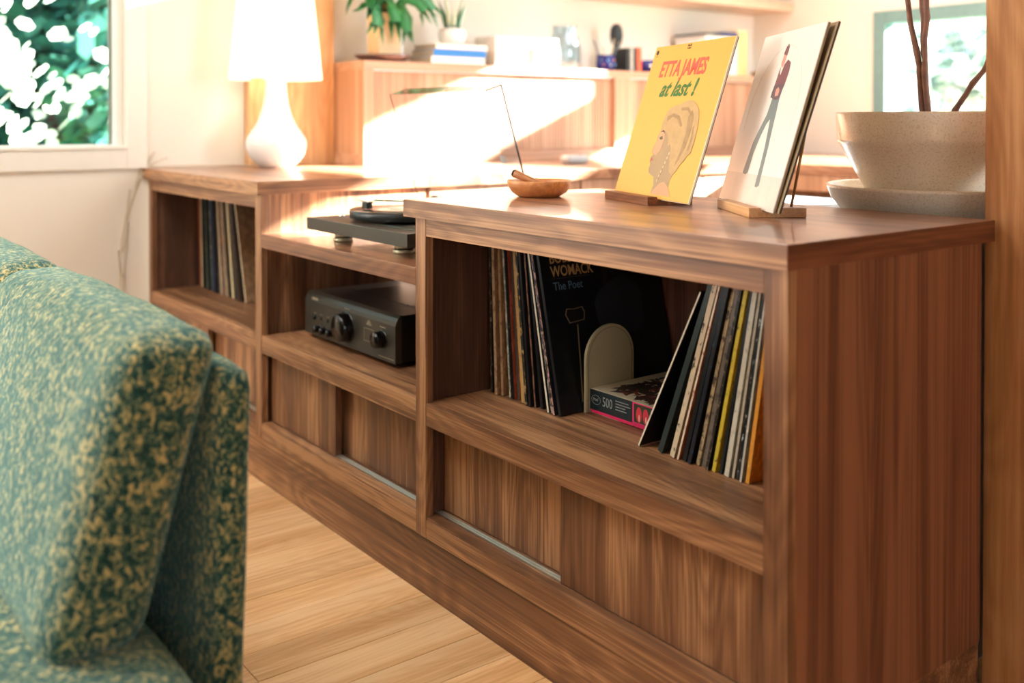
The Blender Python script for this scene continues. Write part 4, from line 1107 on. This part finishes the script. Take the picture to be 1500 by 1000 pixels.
def frond(path, widths, fork, mat, thick=.0016):
    """a strap leaf: centre line path, half widths, then pointed forks"""
    m = MB(); P = [Vector(p) for p in path]
    side = []
    for i, p in enumerate(P):
        d = (P[min(i+1, len(P)-1)]-P[max(i-1, 0)]).normalized()
        s_ = d.cross(Vector((1, .2, 0))).normalized(); nn = s_.cross(d).normalized()
        side.append((p, s_, nn, d))
    n = len(m.v)
    for (p, s_, nn, d), w_ in zip(side, widths):
        m.v += [tuple(p-s_*w_+nn*thick), tuple(p+nn*(thick+w_*.22)), tuple(p+s_*w_+nn*thick), tuple(p-s_*w_-nn*thick), tuple(p+nn*(-thick+w_*.22)), tuple(p+s_*w_-nn*thick)]
    for i in range(len(P)-1):
        a, b_ = n+i*6, n+(i+1)*6
        for q in ((0, 1), (1, 2), (2, 5), (5, 4), (4, 3), (3, 0)): m.face([a+q[0], a+q[1], b_+q[1], b_+q[0]], True)
    p, s_, nn, d = side[-1]; w_ = widths[-1]
    for off, L_, sp in fork:
        base = p+s_*off*w_; tipp = base+d*L_+s_*sp
        k = len(m.v); ww = w_*.48
        mid = base+(tipp-base)*.5+s_*(-sp*.12)
        m.v += [tuple(base-s_*ww-d*.004), tuple(base+s_*ww-d*.004), tuple(mid-s_*ww*.55), tuple(mid+s_*ww*.55), tuple(tipp), tuple(base-nn*.003), tuple(mid-nn*.003)]
        for q in ((0, 1, 3, 2), (2, 3, 4), (0, 2, 6, 5), (1, 5, 6, 3), (2, 4, 6), (3, 6, 4), (0, 5, 1)): m.face([k+i for i in q], True)
    return m.build('leaf', mat, fern)
fr_specs = [
 ([(0, -.02, 0), (.03, -.05, .05), (.06, -.09, .045), (.075, -.115, .0)], (.012, .028, .040, .034), [(-1, .07, -.045), (-.1, .055, .0), (.9, .075, .05)], green1),
 ([(.01, -.02, 0), (.05, -.055, .02), (.085, -.08, -.03), (.095, -.09, -.07)], (.014, .030, .040, .030), [(-.8, .07, -.02), (.2, .05, .012), (.9, .06, .03)], green2),
 ([(.0, 0, 0), (.05, 0, .055), (.095, .0, .0), (.105, .002, -.05)], (.016, .036, .050, .038), [(-.9, .085, -.03), (0, .10, .0), (.9, .09, .02)], green1),
 ([(.01, .01, 0), (.06, .03, .03), (.10, .045, -.03), (.105, .05, -.09)], (.014, .030, .038, .026), [(-.7, .055, -.012), (.7, .06, .018)], green1),
 ([(0, .03, 0), (.04, .08, .06), (.06, .13, .05), (.07, .16, .01)], (.012, .024, .028, .024), [(-.9, .06, -.02), (.2, .07, .01), (1, .05, .045)], green1),
 ([(0, .03, 0), (.03, .11, .09), (.045, .18, .07), (.05, .215, .02)], (.010, .02, .026, .022), [(-.8, .06, -.02), (.6, .085, .02)], green2),
 ([(0, -.03, 0), (.01, -.09, .10), (.02, -.15, .09), (.025, -.19, .05)], (.012, .024, .030, .024), [(-.8, .06, -.03), (.7, .06, .03)], green1),
 ([(.0, 0, 0), (-.0, .01, .10), (.03, .03, .17), (.06, .05, .18)], (.012, .03, .036, .03), [(-.8, .06, -.02), (.7, .07, .03)], green2),
 ([(.0, 0, 0), (.04, -.03, .10), (.08, -.05, .11), (.11, -.055, .06)], (.012, .03, .038, .03), [(-.8, .07, -.02), (.1, .05, 0), (.8, .07, .03)], green1),
]
for pth, wd_, fk, mt in fr_specs: frond(pth, wd_, fk, mt)
MB().lathe([(0, -.004), (.028, -.004), (.034, .01), (.028, .03), (.012, .042), (0, .045)], seg=20, capb=False).build('crown', plain('fern_crown', srgb(150, 116, 74), rough=.9, bump=.5), fern)

bcols = [('white-covered book at the bottom of the sunlit stack', srgb(236, 232, 222), 0, .030), ('blue book in the middle of the sunlit stack', srgb(42, 120, 190), .031, .030), ('cream book on top of the sunlit stack, under the round pot', srgb(240, 234, 220), .062, .024)]
for k, (lab, cc, zz, hh) in enumerate(bcols):
    bk = thing('book', lab, 'book', (-3.745, 1.26+k*.006, HT+zz))
    m = MB(); m.box(-.10, .085, -.145+k*.006, .14, 0, .002); m.box(-.10, .085, -.145+k*.006, .14, hh-.002, hh); m.box(.083, .085, -.145+k*.006, .14, .002, hh-.002)
    m.build('cover', plain('stack_cover_%d' % k, cc, rough=.45), bk, .0006)
    B(-.096, .0825, -.141+k*.006, .136, .0022, hh-.0022).build('pages', plain('page_edges', srgb(206, 192, 168), rough=.8, var=.12, scale=200), bk)
rp_ = thing('round_pot', 'small round white pot with a pale plant, on the stack of books', 'planter', (-3.735, 1.275, HT+.087))
MB().lathe([(0, 0), (.04, 0), (.056, .012), (.063, .035), (.062, .055), (.056, .072), (.052, .072), (.056, .055), (.0, .05)], seg=36, capb=False).build('body', ceramic_w, rp_)
for k in range(9):
    a = k*2*PI/9+.3; l = .12+.07*((k*37) % 5)/5
    r0 = .018
    m = MB().tube([(r0*math.cos(a), r0*math.sin(a), .05), ((r0+.02)*math.cos(a), (r0+.02)*math.sin(a), .05+l*.5), ((r0+.05)*math.cos(a), (r0+.05)*math.sin(a), .05+l)], [.012, .010, .001], 8)
    m.build('leaf', plain('aloe_pale', srgb(190, 206, 180), rough=.5) if k % 3 else plain('aloe_green', srgb(54, 112, 86), rough=.5), rp_)
org = thing('desk_organizer', 'white desk organizer box with an open cubby, in the sun on the hutch', 'organizer', (-3.75, 1.665, HT))
whp = plain('organizer_white', srgb(240, 238, 232), rough=.5)
B(-.08, .08, -.20, .17, .115, .135).build('top_board', whp, org, .001)
B(-.08, .08, -.20, .17, 0, .010).build('bottom_board', whp, org, .001)
B(-.08, .08, -.20, -.015, .0105, .1145).build('drawer', whp, org, .001)
B(-.08, .08, .055, .17, .0105, .1145).build('drawer', whp, org, .001)
B(-.08, -.07, -.014, .054, .0105, .1145).build('back_panel', plain('organizer_wood', srgb(180, 140, 104)), org)
B(-.08, .08, -.014, .054, .085, .1145).build('divider', whp, org, .001)
vs = thing('glass_vase', 'clear blue-grey glass vase between the white organizer and the pen cup', 'vase', (-3.77, 1.955, HT))
MB().lathe([(0, 0), (.055, 0), (.072, .006), (.082, .05), (.084, .10), (.074, .145), (.058, .175), (.056, .20), (.060, .215), (.057, .2155), (.0535, .20), (.055, .172), (.071, .142), (.081, .10), (.079, .05), (.07, .010), (0, .008)], seg=48, capb=False).build('body', vase_glass, vs)
navy = plain('navy_glaze', srgb(36, 38, 110), rough=.25, var=.2, scale=40)
cup = thing('pen_cup', 'navy blue dotted cup with pencils standing in it on the hutch', 'cup', (-3.745, 2.21, HT))
MB().lathe([(0, 0), (.038, 0), (.044, .004), (.050, .035), (.047, .066), (.050, .078), (.047, .078), (.044, .066), (.046, .035), (0, .008)], seg=36, capb=False).build('body', navy, cup)
for k, (a, z_) in enumerate(((-.9, .03), (-.5, .05), (-.15, .028), (.25, .052), (.6, .03))):
    cc = ((srgb(230, 130, 120)), srgb(120, 190, 230), srgb(220, 220, 230), srgb(230, 150, 120), srgb(150, 200, 240))[k]
    MB().lathe([(0, 0), (.007, .0005), (.0065, .002), (0, .0025)], c=(.047*math.cos(a)-.0004, .047*math.sin(a), z_), seg=12, axis='x', capb=False).build('dot', plain('dot%d' % k, cc), cup)
for k in range(7):
    a = k*2*PI/7; col_ = (srgb(200, 180, 150), srgb(90, 110, 120), srgb(220, 210, 190), srgb(150, 130, 120))[k % 4]
    pn = thing('pencil', ('pale', 'slate', 'cream', 'mauve', 'beige', 'grey', 'white')[k]+' pencil leaning in the navy cup', 'pencil', (-3.745, 2.21, HT+.012), group='pencils in the navy cup')
    MB().tube([(.018*math.cos(a), .018*math.sin(a), 0), (.055*math.cos(a), .07*math.sin(a), .105+.02*(k % 3))], .0035, 6).build('shaft', plain('pencil%d' % k, col_), pn)
    MB().tube([(.055*math.cos(a), .07*math.sin(a), .105+.02*(k % 3)), (.060*math.cos(a), .0765*math.sin(a), .117+.02*(k % 3))], [.0035, .0006], 6).build('point', plain('pencil_tip%d' % k, srgb(226, 196, 156)), pn)
br = thing('hairbrush', 'black oval brush standing upright behind the row of small books', 'brush', (-3.80, 2.335, HT))
MB().lathe([(0, 0), (.012, .0), (.012, .10), (.016, .125), (.028, .15), (.034, .185), (.031, .22), (.018, .245), (0, .25)], seg=24, capb=False).build('paddle', plain('brush_black', srgb(32, 42, 44), rough=.5), br)
for k, (lab, cc, yy, hh, wdt) in enumerate((('small black book right of the navy cup', srgb(30, 34, 36), 2.300, .115, .022), ('grey small book between the black one and the orange one', srgb(170, 170, 160), 2.326, .12, .022), ('second small black book, left of the orange one', srgb(40, 40, 40), 2.350, .118, .018), ('orange small book standing on the hutch', srgb(232, 96, 60), 2.378, .122, .030))):
    bk = thing('book', lab, 'book', (-3.735, yy, HT))
    B(-.055, .06, -wdt/2, wdt/2-.001, 0, hh).build('cover', plain('small_book_%d' % k, cc, rough=.5), bk, .001)
    B(-.053, .058, -wdt/2+.003, wdt/2-.004, hh+.0002, hh+.0008).build('pages', cream_card, bk)
nb = thing('small_bowl', 'small navy blue bowl with a white dot, right of the orange book', 'bowl', (-3.735, 2.475, HT))
MB().lathe([(0, 0), (.03, 0), (.05, .016), (.057, .04), (.052, .06), (.049, .06), (.053, .04), (.046, .018), (0, .008)], seg=36, capb=False).build('body', navy, nb)
MB().lathe([(0, 0), (.010, .0005), (.009, .002), (0, .0025)], c=(.0545, -.01, .032), seg=14, axis='x', capb=False).build('dot', ceramic_w, nb)
cb_ = thing('storage_box', 'pale yellow upright box at the far end of the hutch', 'box', (-3.79, 3.25, HT))
B(-.06, .05, -.045, .045, 0, .25).build('body', plain('pale_yellow', srgb(244, 214, 150), rough=.6), cb_, .002)
B(-.061, .051, -.046, .046, .2502, .262).build('lid', plain('pale_yellow2', srgb(236, 220, 180), rough=.6), cb_, .002)
for k, (lab, cc, zz) in enumerate((('black folder lying on the storage boxes behind the yellow sleeve', srgb(50, 60, 66), .215), ('blue folder on top, behind the yellow sleeve', srgb(40, 70, 140), .228))):
    pass
fb_ = thing('file_box', 'white file box topped with dark folders behind the yellow sleeve', 'box', (-3.80, 3.03, HT))
B(-.12, .10, -.13, .13, 0, .215).build('body', whp, fb_, .002)
f1 = tag(B(-.12, .11, -.14, .13, 0, .010).build('folder', plain('folder_black', srgb(50, 60, 66)), None, .001), 'dark grey folder lying on the white file box', 'folder'); f1.location = (-3.80, 3.03, HT+.2155)
f2 = tag(B(-.10, .11, .0, .13, 0, .010).build('folder', plain('folder_blue', srgb(44, 72, 150)), None, .001), 'blue folder lying on the dark grey folder', 'folder'); f2.location = (-3.80, 3.03, HT+.226)
dsh = thing('low_dish', 'small brown dish near the far corner of the hutch', 'dish', (-3.735, 3.42, HT))
MB().lathe([(0, 0), (.04, 0), (.06, .012), (.066, .03), (.063, .03), (.056, .015), (0, .006)], seg=32, capb=False).build('body', plain('ochre_dish', srgb(176, 140, 84), rough=.4), dsh)
# dark mouse-like thing and paper on the desk
ms = thing('computer_mouse', 'grey computer mouse on the sunlit desk in front of the hutch', 'mouse', (-3.28, 1.60, ZT+.0002))
bm_obj('shell', rbox(.07, .12, .036, .017, 6), plain('mouse_grey', srgb(176, 176, 176), rough=.4), ms, (0, 0, .018))
B(-.004, .004, .02, .04, .033, .038).build('scroll_wheel', rubber, ms, .001)
ppr = tag(B(-.16, .16, -.11, .11, 0, .0012).build('paper_sheet', cream_card), 'loose white paper sheet on the far desk behind the maple stand', 'paper')
ppr.location = (-2.2, 2.62, ZT+.0003)

# ------------------------------------------------------------------ sofa
sf = thing('sofa', 'teal and straw tweed sofa in the left foreground, seen from its end', 'sofa', (-2.3, -1.1, 0))
def sofa_part(name, cx, cy, cz, sx, sy, sz, r, puff, shear=None, nz=.004, n=16, seed=0, label=None):
    o = bm_obj(name, rbox(sx, sy, sz, r, n, puff, nz, seed, shear), tweed_m, sf, (cx+2.3, cy+1.1, cz))
    if label: o['label'] = label
    return o
lean = lambda k: (lambda p: Vector((p.x, p.y+k*p.z, p.z)))
# back cushion 1 spans x -2.22..-1.37, its end facing the camera's right
sofa_part('back_cushion', -1.797, -.832, .592, .85, .142, .42, .042, (.012, .018, .012), lean(.27), .004, 18, 1)
sofa_part('back_cushion', -2.655, -.832, .592, .85, .142, .42, .042, (.012, .018, .012), lean(.27), .004, 18, 5)
sofa_part('back_frame', -2.285, -.706, .405, 1.85, .056, .69, .024, (.0, .002, .004), lean(.03), .002, 22, 2)
sofa_part('seat_cushion', -2.17, -1.185, .300, 2.00, .80, .19, .05, (.01, .01, .015), None, .004, 22, 3)
sofa_part('seat_base', -2.19, -1.16, .145, 1.92, .84, .11, .03, (0, 0, 0), None, .001, 10, 4)
leg_m = plain('sofa_leg_wood', srgb(70, 46, 34), rough=.4)
for lx in (-3.05, -1.32):
    for ly in (-1.5, -.82):
        MB().lathe([(.014, 0), (.022, .088), (0, .088)], c=(lx+2.3, ly+1.1, 0.0005), seg=16).build('leg', leg_m, sf)

# ------------------------------------------------------------------ outdoors
gr = B(-16, 14, -14, 16, -.45, -.35); tag(gr.build('lawn', ground_m), kind='structure')
def tree(name, label, c, rad, n, size, mats, trunk_h, seed, group=None, leaf_w=.45):
    rnd = random.Random(seed)
    t = thing(name, label, 'tree' if 'tree' in name else 'bush', (c[0], c[1], -.36), group=group)
    m = MB(); bl = [(rnd.uniform(-.6, .6), rnd.uniform(-.6, .6), rnd.uniform(-.7, .7), rnd.uniform(.25, .5)) for _ in range(16)]
    for k in range(n):
        bx_ = rnd.choice(bl)
        while True:
            p = Vector((rnd.uniform(-1, 1), rnd.uniform(-1, 1), rnd.uniform(-1, 1)))
            if p.length < 1: break
        p = Vector((bx_[0]+p.x*bx_[3], bx_[1]+p.y*bx_[3], bx_[2]+p.z*bx_[3]))
        P = Vector((p.x*rad[0], p.y*rad[1], c[2]+.36+p.z*rad[2]))
        a = Vector((rnd.gauss(0, 1), rnd.gauss(0, 1), rnd.gauss(0, .6))).normalized(); b_ = a.orthogonal().normalized()
        s_ = size*rnd.uniform(.6, 1.3); i0 = len(m.v)
        w_ = leaf_w*s_
        m.v += [tuple(P-a*s_), tuple(P-a*s_*.5+b_*w_), tuple(P+a*s_*.5+b_*w_), tuple(P+a*s_), tuple(P+a*s_*.5-b_*w_), tuple(P-a*s_*.5-b_*w_)]
        m.cur = 0 if rnd.random() < .5 or len(mats) < 2 else 1
        m.face([i0, i0+1, i0+2, i0+3, i0+4, i0+5])
    f = m.build('foliage', mats, t, origin=(0, 0, 0)); f['kind'] = 'stuff'
    tr = MB(); tr.tube([(0, 0, 0), (.04, .02, trunk_h*.5), (0, 0, trunk_h)], [.09, .07, .04], 10)
    for k in range(5):
        a = k*1.3; tr.tube([(0, 0, trunk_h*.6), (math.cos(a)*rad[0]*.35, math.sin(a)*rad[1]*.35, trunk_h+rad[2]*.3)], [.035, .012], 6)
    tr.build('trunk', plain('bark_%d' % seed, srgb(90, 72, 56), rough=.9, bump=.5), t, origin=(0, 0, 0))
lf_sun_pale = leafmat('leaf_sun_pale', srgb(228, 238, 216), srgb(250, 250, 240), .4)  # near-white colour stands for leaves blown out by sunlight
lf_teal = leafmat('leaf_teal', srgb(52, 122, 112), srgb(96, 160, 136), .3)
lf_deep = leafmat('leaf_deep', srgb(34, 94, 92), srgb(66, 132, 122), .3)
lf_mid = leafmat('leaf_mid', srgb(110, 150, 90), srgb(170, 200, 150), .45)
lf_grey = leafmat('leaf_grey', srgb(70, 90, 92), srgb(130, 150, 150), .3)
tree('sun_white_bush', 'bush with sun-whitened leaves close outside the left window', (-6.1, -.35, 1.05), (.75, 1.0, 1.0), 340, .05, [lf_sun_pale, lf_sun_pale], .8, 11, None, .75)
tree('garden_tree', 'dark teal-green tree behind the sun-whitened bush', (-8.4, .8, 1.9), (1.5, 2.4, 2.4), 20000, .11, [lf_deep, lf_teal], 2.0, 12)
tree('garden_tree', 'green tree farther left beyond the window', (-8.8, -4.4, 2.0), (1.3, 1.5, 2.4), 7000, .10, [lf_teal, lf_deep], 2.0, 13)
tree('garden_bush', 'pale grey-green bush outside the far window', (-3.6, 8.4, .9), (2.6, 1.0, 1.5), 7000, .09, [lf_grey, lf_sun_pale], .6, 14)
tree('garden_bush', 'silvery bush behind the pale one outside the far window', (-8.6, 9.0, .8), (1.5, 1.0, 1.5), 5000, .09, [lf_grey, lf_mid], .6, 15)
for o in bpy.data.objects:
    if '_w' in o: del o['_w']
